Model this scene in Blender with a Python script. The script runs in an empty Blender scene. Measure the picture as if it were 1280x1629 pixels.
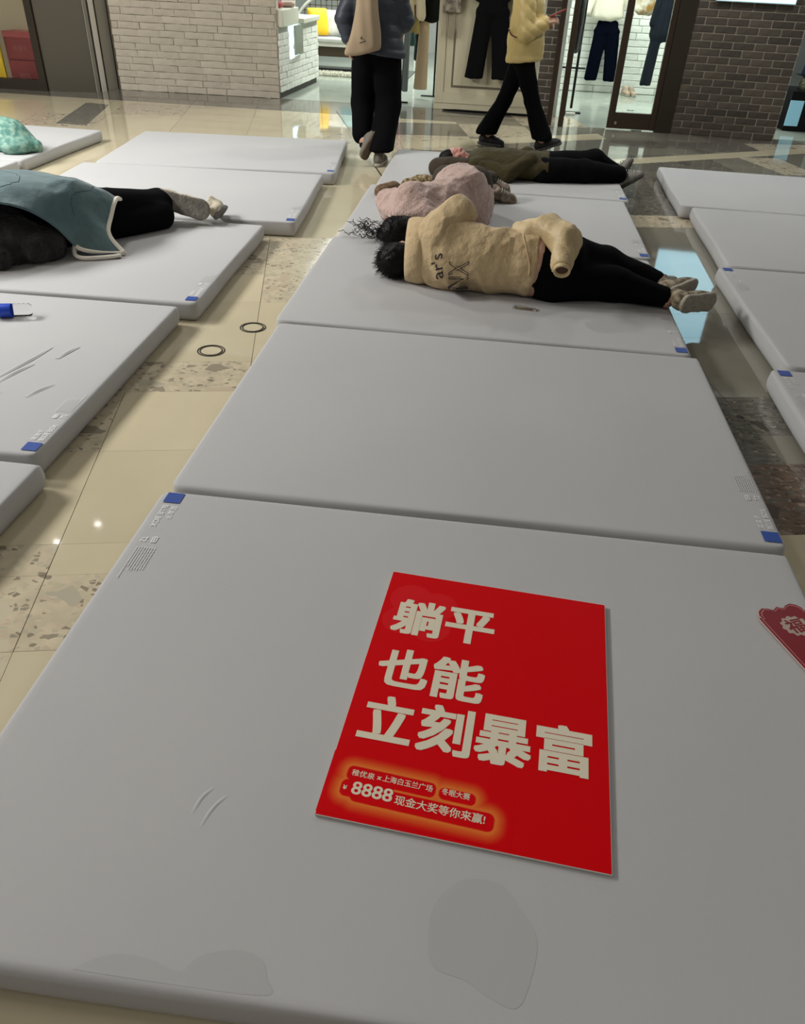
import bpy, bmesh, math, random
import numpy as np
from mathutils import Vector, Matrix
from mathutils.bvhtree import BVHTree
random.seed(7); rng = np.random.RandomState(7)
S = bpy.context.scene; COL = S.collection
PI = math.pi

# ------------------------------------------------------------------ camera
def set_camera():
    f, p, r, y = 1208.27, 0.624785, 0.0485657, -0.0933431
    cy, sy = math.cos(y), math.sin(y)
    f0 = Vector((sy, cy, 0)); rt = Vector((cy, -sy, 0)); up = Vector((0, 0, 1))
    fw = f0*math.cos(p) - up*math.sin(p); u = up*math.cos(p) + f0*math.sin(p)
    r2 = rt*math.cos(r) + u*math.sin(r); u2 = u*math.cos(r) - rt*math.sin(r)
    cd = bpy.data.cameras.new('camera'); cam = bpy.data.objects.new('camera', cd); COL.objects.link(cam)
    m = Matrix((r2, u2, -fw)).transposed().to_4x4(); m.translation = Vector((0.970566, -1.960753, 1.520014))
    cam.matrix_world = m
    cd.sensor_fit = 'HORIZONTAL'; cd.sensor_width = 36; cd.lens = 36*f/1280; cd.clip_start = .05; cd.clip_end = 100
    S.camera = cam
set_camera()
# ------------------------------------------------------------------ world, lamps, exposure
W = bpy.data.worlds.new('world'); S.world = W; W.use_nodes = True
W.node_tree.nodes['Background'].inputs[0].default_value = (.62, .64, .66, 1)
W.node_tree.nodes['Background'].inputs[1].default_value = .17
S.view_settings.view_transform = 'Standard'; S.view_settings.look = 'None'
S.view_settings.gamma = 1; S.view_settings.use_curve_mapping = False; S.view_settings.exposure = 0
def area(name, loc, size, power, color=(1, 1, 1), target=None, spread=PI):
    d = bpy.data.lights.new(name, 'AREA'); d.shape = 'RECTANGLE'; d.size, d.size_y = size
    d.energy = power; d.color = color; d.spread = spread
    o = bpy.data.objects.new(name, d); COL.objects.link(o); o.location = loc
    if target is not None:
        o.rotation_euler = (Vector(target)-Vector(loc)).to_track_quat('-Z', 'Y').to_euler()
    return o
for (x_, y_), p_, z_ in (((-5.5, 2.2), 610, 2.0), ((-5.6, -.8), 185, 1.6), ((-2.0, 4.4), 62, .5), ((-3.25, 4.75), .2, .07), ((-3.55, 4.35), .2, .07), ((1.6, 6.8), 40, .3), ((3.9, 5.6), 58, .5), ((.9, -3.4), 19, .6), ((3.3, -2.4), 16, .5)):
    area('ceiling_and_fill_lamp', (x_, y_, 3.97), (z_, z_), p_, (1, .995, .975) if y_ > 0 else (1, .95, .90))  # apart from the tiny downlights and strong left lamp, these are added fill
area('shop_lamp', (-1.0, 12.3, 3.1), (2.2, 3.6), 300, (.93, 1, .97))
area('shop_lamp', (2.9, 10.4, 3.1), (2.0, 2.0), 150, (.90, 1, .98))
area('shop_lamp', (5.6, 10.0, 3.1), (1.2, 1.6), 30, (.8, .93, 1))
area('shop_lamp', (-5.9, 9.6, 2.9), (1.2, .9), 28, (1, .93, .75))

# ------------------------------------------------------------------ materials
MC = {}
def mat(name, col, rough=.6, metal=0, bump=None, var=None, emit=None, objvar=0, spec=.5, trans=0, ior=1.45, sheen=0, coat=0):
    if name in MC: return MC[name]
    m = bpy.data.materials.new(name); m.use_nodes = True; nt = m.node_tree; b = nt.nodes['Principled BSDF']
    b.inputs['Base Color'].default_value = (*col, 1); b.inputs['Roughness'].default_value = rough
    b.inputs['Metallic'].default_value = metal; b.inputs['Specular IOR Level'].default_value = spec
    b.inputs['Transmission Weight'].default_value = trans; b.inputs['IOR'].default_value = ior
    b.inputs['Sheen Weight'].default_value = sheen; b.inputs['Coat Weight'].default_value = coat
    tc = nt.nodes.new('ShaderNodeTexCoord'); out = None
    if var:                                            # (scale, colour2, amount)
        n = nt.nodes.new('ShaderNodeTexNoise'); n.inputs['Scale'].default_value = var[0]; n.inputs['Detail'].default_value = 5
        nt.links.new(tc.outputs['Object'], n.inputs['Vector'])
        cr = nt.nodes.new('ShaderNodeValToRGB'); cr.color_ramp.elements[0].position = .38; cr.color_ramp.elements[1].position = .62
        cr.color_ramp.elements[0].color = (*col, 1); cr.color_ramp.elements[1].color = (*var[1], 1)
        nt.links.new(n.outputs['Fac'], cr.inputs['Fac']); out = cr.outputs['Color']
    if objvar:
        oi = nt.nodes.new('ShaderNodeObjectInfo'); hv = nt.nodes.new('ShaderNodeHueSaturation')
        mr = nt.nodes.new('ShaderNodeMapRange'); mr.inputs[3].default_value = 1-objvar; mr.inputs[4].default_value = 1+objvar
        nt.links.new(oi.outputs['Random'], mr.inputs[0]); nt.links.new(mr.outputs[0], hv.inputs['Value'])
        if out: nt.links.new(out, hv.inputs['Color'])
        else: hv.inputs['Color'].default_value = (*col, 1)
        out = hv.outputs['Color']
    if out: nt.links.new(out, b.inputs['Base Color'])
    if bump:                                           # (scale, strength, distance)
        n2 = nt.nodes.new('ShaderNodeTexNoise'); n2.inputs['Scale'].default_value = bump[0]; n2.inputs['Detail'].default_value = 4
        nt.links.new(tc.outputs['Object'], n2.inputs['Vector'])
        bp = nt.nodes.new('ShaderNodeBump'); bp.inputs['Strength'].default_value = bump[1]; bp.inputs['Distance'].default_value = bump[2]
        nt.links.new(n2.outputs['Fac'], bp.inputs['Height']); nt.links.new(bp.outputs['Normal'], b.inputs['Normal'])
    if emit:
        b.inputs['Emission Color'].default_value = (*emit[0], 1); b.inputs['Emission Strength'].default_value = emit[1]
    MC[name] = m; return m

def terrazzo(name, base, chips, small, rough=.1, streak=0):
    m = bpy.data.materials.new(name); m.use_nodes = True; nt = m.node_tree; b = nt.nodes['Principled BSDF']
    N, L = nt.nodes.new, nt.links.new
    tc = N('ShaderNodeTexCoord')
    wn = N('ShaderNodeTexNoise'); wn.inputs['Scale'].default_value = 9; wn.inputs['Detail'].default_value = 3
    L(tc.outputs['Object'], wn.inputs['Vector'])
    wm = N('ShaderNodeVectorMath'); wm.operation = 'MULTIPLY_ADD'; wm.inputs[1].default_value = (.05, .05, .0)
    L(wn.outputs['Color'], wm.inputs[0]); L(tc.outputs['Object'], wm.inputs[2])
    cur = None
    for k, (sc, keep, shrink, cols, seed) in enumerate(((small[0], small[1], .12, chips, 3.1), (30, .84, .10, chips, 7.7), (11, .86, .10, chips, 1.3))):
        mp = N('ShaderNodeMapping'); mp.inputs['Location'].default_value = (seed, seed*2, 0)
        mp.inputs['Scale'].default_value = (1, 1.35, 1); mp.inputs['Rotation'].default_value = (0, 0, seed)
        L(wm.outputs[0], mp.inputs[0])
        v = N('ShaderNodeTexVoronoi'); v.inputs['Scale'].default_value = sc; v.voronoi_dimensions = '2D'
        e = N('ShaderNodeTexVoronoi'); e.inputs['Scale'].default_value = sc; e.voronoi_dimensions = '2D'; e.feature = 'DISTANCE_TO_EDGE'
        L(mp.outputs[0], v.inputs['Vector']); L(mp.outputs[0], e.inputs['Vector'])
        sp = N('ShaderNodeSeparateColor'); L(v.outputs['Color'], sp.inputs[0])
        g1 = N('ShaderNodeMath'); g1.operation = 'GREATER_THAN'; g1.inputs[1].default_value = keep; L(sp.outputs[0], g1.inputs[0])
        g2 = N('ShaderNodeMath'); g2.operation = 'GREATER_THAN'; g2.inputs[1].default_value = shrink; L(e.outputs[0], g2.inputs[0])
        mu = N('ShaderNodeMath'); mu.operation = 'MULTIPLY'; L(g1.outputs[0], mu.inputs[0]); L(g2.outputs[0], mu.inputs[1])
        cr = N('ShaderNodeValToRGB'); cr.color_ramp.interpolation = 'CONSTANT'
        while len(cr.color_ramp.elements) < len(cols): cr.color_ramp.elements.new(.5)
        for i, c in enumerate(cols):
            cr.color_ramp.elements[i].position = i/len(cols); cr.color_ramp.elements[i].color = (*c, 1)
        L(sp.outputs[1], cr.inputs[0])
        mx = N('ShaderNodeMix'); mx.data_type = 'RGBA'; L(mu.outputs[0], mx.inputs[0]); L(cr.outputs[0], mx.inputs[7])
        if cur is None:
            nb = N('ShaderNodeTexNoise'); nb.inputs['Scale'].default_value = 14; nb.inputs['Detail'].default_value = 7
            if streak:
                ms = N('ShaderNodeMapping'); ms.inputs['Scale'].default_value = (1, 3.5, 1); L(tc.outputs['Object'], ms.inputs[0]); L(ms.outputs[0], nb.inputs['Vector'])
            else: L(tc.outputs['Object'], nb.inputs['Vector'])
            rb = N('ShaderNodeValToRGB'); rb.color_ramp.elements[0].position = .35; rb.color_ramp.elements[1].position = .65
            rb.color_ramp.elements[0].color = (*[c*(.82 if not streak else .45) for c in base], 1); rb.color_ramp.elements[1].color = (*base, 1)
            L(nb.outputs['Fac'], rb.inputs[0]); L(rb.outputs[0], mx.inputs[6])
        else: L(cur, mx.inputs[6])
        cur = mx.outputs[2]
    L(cur, b.inputs['Base Color']); b.inputs['Roughness'].default_value = rough; b.inputs['IOR'].default_value = 1.65
    return m

# ------------------------------------------------------------------ object helpers
def empty(name, loc=(0, 0, 0), rz=0):
    o = bpy.data.objects.new(name, None); COL.objects.link(o); o.location = loc; o.rotation_euler = (0, 0, rz)
    o.empty_display_size = .1; return o
def tag(o, label=None, cat=None, group=None, kind=None):
    if label: o['label'] = label
    if cat: o['category'] = cat
    if group: o['group'] = group
    if kind: o['kind'] = kind
    return o
def wmat(o):
    m = Matrix.LocRotScale(o.location, o.rotation_euler, o.scale)
    return wmat(o.parent) @ m if o.parent else m
def mk(name, v, f, m, parent=None, smooth=False, local=False):
    """one mesh object; v in world coordinates unless local"""
    me = bpy.data.meshes.new(name); v = np.asarray(v, float)
    if parent is not None and not local:
        iv = np.array(wmat(parent).inverted()); v = v @ iv[:3, :3].T + iv[:3, 3]
    me.from_pydata(v.tolist(), [], [list(map(int, q)) for q in f]); me.materials.append(m)
    if smooth: me.polygons.foreach_set('use_smooth', [True]*len(me.polygons))
    me.update()
    o = bpy.data.objects.new(name, me); COL.objects.link(o)
    if parent is not None: o.parent = parent
    return o
class MB:
    def __init__(s): s.v = []; s.f = []
    def add(s, v, f):
        n = len(s.v); s.v += [tuple(map(float, p)) for p in v]; s.f += [[i+n for i in q] for q in f]; return s
    def box(s, a, b, bev=0, rz=0, c=None):
        bm = bmesh.new(); bmesh.ops.create_cube(bm, size=1)
        sz = [max(abs(b[i]-a[i]), 1e-4) for i in range(3)]; ce = [(a[i]+b[i])/2 for i in range(3)]
        for q in bm.verts: q.co = Vector([q.co[i]*sz[i] for i in range(3)])
        if bev: bmesh.ops.bevel(bm, geom=bm.edges[:], offset=min(bev, min(sz)*.45), segments=2, affect='EDGES', profile=.5)
        R = Matrix.Rotation(rz, 3, 'Z'); cc = Vector(c if c else ce)
        for q in bm.verts: q.co = (R @ (q.co + Vector(ce) - cc)) + cc
        bm.verts.index_update(); s.add([q.co for q in bm.verts], [[w.index for w in g.verts] for g in bm.faces]); bm.free(); return s
    def tube(s, pts, r, n=8, cap=True):
        P = [Vector(p) for p in pts]; rr = r if hasattr(r, '__len__') else [r]*len(P)
        v = []; up = None
        for i, p in enumerate(P):
            d = (P[min(i+1, len(P)-1)] - P[max(i-1, 0)]).normalized()
            if up is None: up = d.orthogonal().normalized()
            up = (up - d*up.dot(d)).normalized(); w = d.cross(up)
            for k in range(n):
                a = 2*PI*k/n; v.append(p + (up*math.cos(a)+w*math.sin(a))*rr[i])
        f = [[i*n+k, i*n+(k+1) % n, (i+1)*n+(k+1) % n, (i+1)*n+k] for i in range(len(P)-1) for k in range(n)]
        if cap: f += [list(range(n))[::-1], [(len(P)-1)*n+k for k in range(n)]]
        return s.add(v, f)
    def lathe(s, prof, n=24, M=None):
        v = []; M = M or Matrix.Identity(4)
        for (r, z) in prof:
            for k in range(n): v.append(M @ Vector((r*math.cos(2*PI*k/n), r*math.sin(2*PI*k/n), z)))
        f = [[i*n+k, i*n+(k+1) % n, (i+1)*n+(k+1) % n, (i+1)*n+k] for i in range(len(prof)-1) for k in range(n)]
        return s.add(v, f)
    def prism(s, pts, z0, z1):
        n = len(pts); v = [(x, y, z0) for x, y in pts] + [(x, y, z1) for x, y in pts]
        f = [list(range(n))[::-1], list(range(n, 2*n))] + [[i, (i+1) % n, n+(i+1) % n, n+i] for i in range(n)]
        return s.add(v, f)
    def make(s, name, m, parent=None, smooth=False, local=False): return mk(name, s.v, s.f, m, parent, smooth, local)

# ------------------------------------------------------------------ implicit surfaces
def nets(F, org, h):
    Sg = F < 0; nx, ny, nz = F.shape
    cn = [(a, b, c) for a in (0, 1) for b in (0, 1) for c in (0, 1)]
    def sl(A, o): return A[o[0]:nx-1+o[0], o[1]:ny-1+o[1], o[2]:nz-1+o[2]]
    cnt = sum(sl(Sg, o).astype(int) for o in cn); mixed = (cnt > 0) & (cnt < 8)
    idx = -np.ones(mixed.shape, int); ii = np.argwhere(mixed); idx[mixed] = np.arange(len(ii))
    pos = np.zeros((len(ii), 3)); num = np.zeros(len(ii))
    val = {o: sl(F, o)[mixed] for o in cn}
    for a in cn:
        for ax in range(3):
            if a[ax] == 1: continue
            b = list(a); b[ax] = 1; b = tuple(b); fa, fb = val[a], val[b]; cr = (fa < 0) != (fb < 0)
            t = np.where(cr, fa/np.where(cr, fa-fb, 1), 0)
            q = np.tile(np.array(a, float), (len(ii), 1)); q[:, ax] += t
            pos[cr] += q[cr]; num[cr] += 1
    V = org + h*(ii + pos/num[:, None]); faces = []
    for ax in range(3):
        o1, o2 = (ax+1) % 3, (ax+2) % 3
        A = [slice(0, F.shape[d]) for d in range(3)]; B = list(A)
        A[ax] = slice(0, F.shape[ax]-1); B[ax] = slice(1, F.shape[ax]); sa, sb = Sg[tuple(A)], Sg[tuple(B)]
        e = np.argwhere(sa != sb); e = e[(e[:, o1] > 0) & (e[:, o2] > 0) & (e[:, o1] < F.shape[o1]-1) & (e[:, o2] < F.shape[o2]-1)]
        if not len(e): continue
        def cell(d1, d2):
            c = e.copy(); c[:, o1] += d1; c[:, o2] += d2; return idx[c[:, 0], c[:, 1], c[:, 2]]
        q = np.stack([cell(-1, -1), cell(0, -1), cell(0, 0), cell(-1, 0)], 1)
        fl = ~sa[e[:, 0], e[:, 1], e[:, 2]]; q[fl] = q[fl][:, ::-1]; faces.append(q)
    return V, np.concatenate(faces)
def sdf(prims, res=.014, k=.03, cuts=(), ground=None):
    lo = np.full(3, 1e9); hi = -lo
    for p in prims:
        if p[0] == 'c': pts = np.array([p[1], p[2]], float); r = max(p[3], p[4])*max(1, p[6] if len(p) > 6 else 1)
        else: pts = np.array([p[1]], float); r = max(p[2])
        lo = np.minimum(lo, pts.min(0)-r); hi = np.maximum(hi, pts.max(0)+r)
    lo -= k+3*res; hi += k+3*res
    n = np.ceil((hi-lo)/res).astype(int)+1; F = np.full(n, 1.0)
    ax = [lo[i]+res*np.arange(n[i]) for i in range(3)]
    for p in prims:
        if p[0] == 'c': pts = np.array([p[1], p[2]], float); r = max(p[3], p[4])*max(1, p[6] if len(p) > 6 else 1)
        else: pts = np.array([p[1]], float); r = max(p[2])
        pad = r+k+.05; a = np.clip(((pts.min(0)-pad-lo)/res).astype(int), 0, n-1); b = np.clip(((pts.max(0)+pad-lo)/res).astype(int)+2, 0, n)
        sl = tuple(slice(a[i], b[i]) for i in range(3))
        X = np.stack(np.meshgrid(*[ax[i][sl[i]] for i in range(3)], indexing='ij'), -1)
        if p[0] == 'c':
            p0, p1 = pts; d = p1-p0; L = max(d@d, 1e-9); t = np.clip(((X-p0)@d)/L, 0, 1)
            D = X-(p0+t[..., None]*d)
            if len(p) > 6:                                # stretch the section along p[5] by p[6]
                nn = np.array(p[5], float); nn /= np.linalg.norm(nn); c = D@nn; D = D + (c/p[6]-c)[..., None]*nn
            dd = np.sqrt((D**2).sum(-1)) - (p[3]+t*(p[4]-p[3]))
        else:
            D = X-pts[0]
            if len(p) > 3 and p[3] is not None: D = D@np.array(p[3], float)
            rr = np.array(p[2], float); k0 = np.sqrt(((D/rr)**2).sum(-1)); k1 = np.sqrt(((D/rr**2)**2).sum(-1)); dd = k0*(k0-1)/np.maximum(k1, 1e-6)
        g = F[sl]; hh = np.maximum(k-np.abs(g-dd), 0)/k; F[sl] = np.minimum(g, dd)-hh*hh*k/4
    G = None
    if cuts or ground is not None:
        for (cp, cnrm) in cuts:
            cp = np.array(cp, float); cnrm = np.array(cnrm, float); cnrm /= np.linalg.norm(cnrm)
            pl = (ax[0][:, None, None]-cp[0])*cnrm[0]+(ax[1][None, :, None]-cp[1])*cnrm[1]+(ax[2][None, None, :]-cp[2])*cnrm[2]
            F = np.maximum(F, pl)
        if ground is not None: F = np.maximum(F, ground-ax[2][None, None, :])
    return nets(F, lo, res)
def vnormals(v, f):
    v = np.asarray(v); f = np.asarray(f); a = v[f[:, 2]]-v[f[:, 0]]; b = v[f[:, 3]]-v[f[:, 1]]; c = np.cross(a, b)
    n = np.zeros_like(v)
    for i in range(4): np.add.at(n, f[:, i], c)
    return n/np.maximum(np.linalg.norm(n, axis=1, keepdims=True), 1e-9)
_D = rng.randn(14, 3); _D /= np.linalg.norm(_D, axis=1, keepdims=True); _P = rng.rand(14)*6.28
def noise(v, s, o=0):
    """sum of warped sines, about -1..1"""
    w = v*s; r = 0
    for i in range(5): r = r+np.sin(w@_D[(i+o) % 14]*(1+.35*i)+_P[(i+o) % 14]+1.3*np.sin(w@_D[(i+o+5) % 14]*.7+_P[(i+o+3) % 14]))/(1+.25*i)
    return r/3.2
def folds(v, s, o=0, ax=None, squash=.35):
    """ridged folds; ax: fold direction (they run along it)"""
    w = np.asarray(v, float)
    if ax is not None:
        a = np.array(ax, float); a /= np.linalg.norm(a); w = w-(w@a)[:, None]*a*(1-squash)
    return 1-2*np.abs(noise(w, s, o))**.7
def blob(name, prims, m, parent, res=.014, k=.03, cuts=(), ground=None, disp=None):
    v, f = sdf(prims, res, k, cuts, ground)
    if disp is not None:
        n = vnormals(v, f); d = disp(v); v = v+n*d[:, None]
        if ground is not None: v[:, 2] = np.maximum(v[:, 2], ground)
    return mk(name, v, f, m, parent, smooth=True)
def merge(parts):
    V = []; F = []; n = 0
    for v, f in parts: V.append(np.asarray(v)); F += [[i+n for i in q] for q in np.asarray(f).tolist()]; n += len(v)
    return np.concatenate(V), F
def catmull(P, n):
    P = np.asarray(P, float); out = []; m = len(P)
    for s in np.linspace(0, m-1, n):
        i = min(int(s), m-2); t = s-i; p0 = P[i-1] if i > 0 else 2*P[0]-P[1]; p1, p2 = P[i], P[i+1]; p3 = P[i+2] if i+2 < m else 2*P[-1]-P[-2]
        out.append(.5*((2*p1)+(-p0+p2)*t+(2*p0-5*p1+4*p2-p3)*t*t+(-p0+3*p1-3*p2+p3)*t**3))
    return np.array(out)
def loft(ctrl, nu, nv):
    C = np.array([catmull(r, nv) for r in np.asarray(ctrl, float)]); C = np.array([catmull(C[:, j], nu) for j in range(nv)]).transpose(1, 0, 2)
    return C
def shell(G, th):
    """grid of points -> closed sheet with thickness th below"""
    nu, nv = G.shape[:2]; v = G.reshape(-1, 3); f = np.array([[i*nv+j, (i+1)*nv+j, (i+1)*nv+j+1, i*nv+j+1] for i in range(nu-1) for j in range(nv-1)])
    n = vnormals(v, f); v2 = v-n*th; N = len(v); F = f.tolist()+[[a+N for a in q[::-1]] for q in f.tolist()]
    ring = [i*nv for i in range(nu)]+[(nu-1)*nv+j for j in range(1, nv)]+[i*nv+nv-1 for i in range(nu-2, -1, -1)]+[j for j in range(nv-2, 0, -1)]
    for a, b in zip(ring, ring[1:]+ring[:1]): F.append([b, a, a+N, b+N])
    return np.concatenate([v, v2]), F

# ------------------------------------------------------------------ lettering
def glyphs(body, size, bold=0., align='LEFT'):
    cu = bpy.data.curves.new('lettering', 'FONT'); cu.body = body; cu.size = size; cu.align_x = align; cu.resolution_u = 3
    o = bpy.data.objects.new('lettering', cu); COL.objects.link(o)
    dg = bpy.context.evaluated_depsgraph_get(); me = bpy.data.meshes.new_from_object(o.evaluated_get(dg))
    v = [tuple(a.co) for a in me.vertices]; f = [list(p.vertices) for p in me.polygons]
    bpy.data.objects.remove(o); bpy.data.curves.remove(cu); bpy.data.meshes.remove(me)
    return v, f
def fit(v, x0, y0, w=None, h=None):
    v = np.array(v); a, b = v.min(0), v.max(0); sx = w/(b[0]-a[0]) if w else None; sy = h/(b[1]-a[1]) if h else None
    sx = sx or sy; sy = sy or sx; v[:, 0] = x0+(v[:, 0]-a[0])*sx; v[:, 1] = y0+(v[:, 1]-a[1])*sy; return v
def lettering(name, body, m, parent, x0, y0, w=None, h=None, z=0., bold=0., rot=0., org=(0, 0)):
    """flat print in the parent's local xy plane; box at x0,y0 in a frame rotated by rot about org"""
    v, f = glyphs(body, 1); v = np.array(v)[:, :2]
    if bold:                                              # thicken the strokes with shifted copies, a hair apart in height
        V = []; F = []; Z = []
        for k, (a_, b_) in enumerate(((0, 0), (1, .75), (1, -.75), (-1, .75), (-1, -.75), (1, 0), (-1, 0), (0, .75), (0, -.75))):
            F += [[i+k*len(v) for i in q] for q in f]; V.append(v+[bold*a_, bold*b_]); Z += [z+k*1e-5]*len(v)
        v, f = np.concatenate(V), F
    else: Z = [z]*len(v)
    v = fit(v, x0, y0, w, h); c, s = math.cos(rot), math.sin(rot)
    q = np.zeros((len(v), 3)); q[:, 0] = org[0]+v[:, 0]*c-v[:, 1]*s; q[:, 1] = org[1]+v[:, 0]*s+v[:, 1]*c; q[:, 2] = Z
    return tag(mk(name, q, f, m, parent, local=True), kind='stuff' if len(body) > 1 or bold else None)

# ================================================================== SETTING
plain_cream = mat('polished_cream_stone', (.61, .54, .375), .045, var=(1.3, (.56, .49, .335), 1), objvar=.04, ior=1.75)
plain_shaded = mat('polished_shaded_stone', (.24, .225, .175), .045, var=(1.3, (.21, .195, .155), 1), objvar=.06, ior=1.8)  # right-hand stone darkened: its dimmer light and dark reflections are in the colour
terr_cream = terrazzo('cream_terrazzo', (.60, .52, .37), [(.50, .44, .31), (.30, .26, .19), (.52, .43, .31), (.48, .43, .32), (.26, .22, .16), (.56, .50, .36), (.44, .40, .30)], (48, .58), .09)
terr_dark = terrazzo('dark_terrazzo', (.20, .19, .155), [(.07, .065, .055), (.12, .12, .10), (.21, .19, .15), (.15, .13, .10), (.28, .25, .20)], (60, .72), .1, streak=1)
terr_red = terrazzo('russet_terrazzo', (.20, .14, .10), [(.08, .055, .045), (.16, .11, .08), (.28, .21, .16), (.12, .12, .10)], (60, .6), .1, streak=1)
grout = mat('dark_grout', (.10, .085, .06), .8)
A12 = math.radians(12.5); CU, SU = math.cos(A12), math.sin(A12)
def uv2xy(u, v): return (u*CU-v*SU, u*SU+v*CU)
def xy2uv(x, y): return (x*CU+y*SU, -x*SU+y*CU)
def clip(poly, p, n):
    """split a convex polygon by the line through p with normal n"""
    a, b = [], []; d = [(q[0]-p[0])*n[0]+(q[1]-p[1])*n[1] for q in poly]
    for i in range(len(poly)):
        j = (i+1) % len(poly)
        if d[i] >= 0: a.append(poly[i])
        if d[i] <= 0: b.append(poly[i])
        if d[i]*d[j] < 0:
            t = d[i]/(d[i]-d[j]); q = (poly[i][0]+t*(poly[j][0]-poly[i][0]), poly[i][1]+t*(poly[j][1]-poly[i][1])); a.append(q); b.append(q)
    return a, b
def parea(p): return abs(sum(p[i][0]*p[(i+1) % len(p)][1]-p[(i+1) % len(p)][0]*p[i][1] for i in range(len(p))))/2
def build_floor():
    fl = MB().box((-7.5, -4.5, -.06), (7.5, 17.5, -.0135)).make('floor', grout); tag(fl, kind='structure')
    cells = []
    def rows(ub, vb, tp):
        for i in range(len(ub)-1):
            for j in range(len(vb)-1):
                u0, u1, v0, v1 = ub[i], ub[i+1], vb[j], vb[j+1]
                cells.append(([uv2xy(u0, v0), uv2xy(u1, v0), uv2xy(u1, v1), uv2xy(u0, v1)], tp((u0+u1)/2, (v0+v1)/2), i, j))
    rows([-5, -4.2, -3.4, -2.6, -1.8, -1.05, -.31, .45, 1.2], [-3.2, -2.4, -1.6, -.62, -.31, -.16, .40, .885],
         lambda u, v: 'pc' if v > -.16 and not (u < -.31 and v > .4) else ('pc' if v > -.31 and u > -.31 else ('tc' if v > -.62 or u < -.31 else 'pc')))
    rows([-5, -4.2, -3.4, -2.6, -1.8, -1.0, .2, 1.2], [.885, 1.18, 1.94, 2.38, 3.13, 4.6],
         lambda u, v: 'tc' if v < 1.18 or (1.94 < v < 2.38 and u > .2) or 2.38 < v < 3.13 else 'pc')
    rows([1.2, 2.31, 3.1, 3.9, 4.7, 5.5, 6.3], [-3.2, -2.0, -1.2, -.22, .22, .44, .78, 1.45, 1.78, 3.5, 3.83, 4.6],
         lambda u, v: 'pc' if v < -.22 else 'tr' if v < .22 else ('pt' if u > 2.31 and v < .44 else 'td') if v < .78 else 'pt' if v < 3.5 else 'tl' if v < 3.83 else 'td')
    def far(u, v):
        h = (int(math.floor(u/.8))*7+int(math.floor(v/.8))*13) % 5
        x, y = uv2xy(u, v)
        if x < .1: return 'pc' if h != 1 else 'tc'
        return ['pt', 'td', 'pt', 'tm', 'td'][h]
    rows([-5+.8*i for i in range(18)], [4.6, 5.4, 6.2, 7.0, 7.8, 8.6, 9.4, 10.2], far)
    # diagonal joints and bands of the far pavement
    d = (math.cos(math.radians(31)), math.sin(math.radians(31))); nd = (-d[1], d[0])
    out = []
    for poly, t, i, j in cells:
        ps = [(poly, t)]
        cx = sum(p[0] for p in poly)/4; cyy = sum(p[1] for p in poly)/4
        if cyy > 5.0 and cx > .2:
            for (pt, a, b) in (((2.17, 6.31), 0, .24), ((.37, 6.62), 0, .32)):
                nx = []
                for q, tt in ps:
                    m1, m0 = clip(q, pt, nd); hi, mid = clip(m1, (pt[0]+nd[0]*b, pt[1]+nd[1]*b), nd) if len(m1) > 2 else ([], [])
                    cm = sum(p[0] for p in mid)/max(len(mid), 1)
                    ok = (cm > 1.9) if pt[0] > 2 else (cm < 1.9)
                    for z, zt in ((m0, tt), (mid, 'pl' if ok else tt), (hi, tt)):
                        if len(z) > 2: nx.append((z, zt))
                ps = nx
            if (i+j) % 2:
                nx = []
                for q, tt in ps:
                    if tt == 'pl': nx.append((q, tt)); continue
                    a, b = clip(q, (cx, cyy), (.94, .34) if j % 2 else (-.2, .98))
                    for z, zt in ((a, tt), (b, 'td' if tt == 'pt' else 'pt')):
                        if len(z) > 2: nx.append((z, zt))
                ps = nx
        fin = []
        for q, tt in ps:                                  # dark border along the shopfront, then the shop threshold
            if cyy > 7.3 and cx < 1.4:
                a, b = clip(q, (0, 8.22), (0, 1)); fin += [(a, 'td'), (b, tt)]
            else: fin.append((q, tt))
        for q, tt in fin:
            if len(q) < 3: continue
            _, q = clip(q, (0, 8.45 if cx > 1.6 else 9.2), (0, 1))
            if len(q) > 2 and parea(q) > 2e-3: out.append((q, tt))
    # a dark slab set in the cream field by the left column
    M = dict(pc=plain_cream, pt=plain_shaded, tc=terr_cream, td=terr_dark, tr=terr_red, tl=terr_cream, tm=terr_cream, pl=plain_cream)
    slab = [(-3.72, 6.50), (-3.38, 6.50), (-3.74, 7.86), (-4.06, 7.93)]
    fin = []
    for q, tt in out:
        rest = q; 
        for a in range(4):
            p0, p1 = slab[a], slab[(a+1) % 4]; n = (p1[1]-p0[1], -(p1[0]-p0[0]))
            if len(rest) < 3: break
            o_, rest = clip(rest, p0, n)
            if len(o_) > 2: fin.append((o_, tt))
        if len(rest) > 2: fin.append((rest, 'td'))
    k = 0
    for q, tt in fin:
        if parea(q) < 1.5e-3: continue
        cx = sum(p[0] for p in q)/len(q); cyy = sum(p[1] for p in q)/len(q)
        if abs(cx) > 7 or cyy < -4: continue
        g = .0009; qq = []
        for p in q:
            dx, dy = cx-p[0], cyy-p[1]; L = math.hypot(dx, dy); qq.append((p[0]+dx/L*g*1.6, p[1]+dy/L*g*1.6))
        z = .0003*math.sin(k*12.9)
        ar = sum(qq[a][0]*qq[(a+1) % len(qq)][1]-qq[(a+1) % len(qq)][0]*qq[a][1] for a in range(len(qq)))
        if ar < 0: qq = qq[::-1]
        MB().prism(qq, -.0135, z-.0003).make('tile', M[tt], fl); k += 1
    MB().prism([(-1.076, 8.44), (-1.060, 8.44), (.058, 4.89), (.046, 4.89)], -.004, .0006).make('joint_strip', mat('dark_joint_metal', (.03, .028, .02), .4, .5), fl)
    # two dark-ringed floor lids in the aisle
    ringm = mat('dark_ring_metal', (.035, .03, .025), .35, .6)
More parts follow.
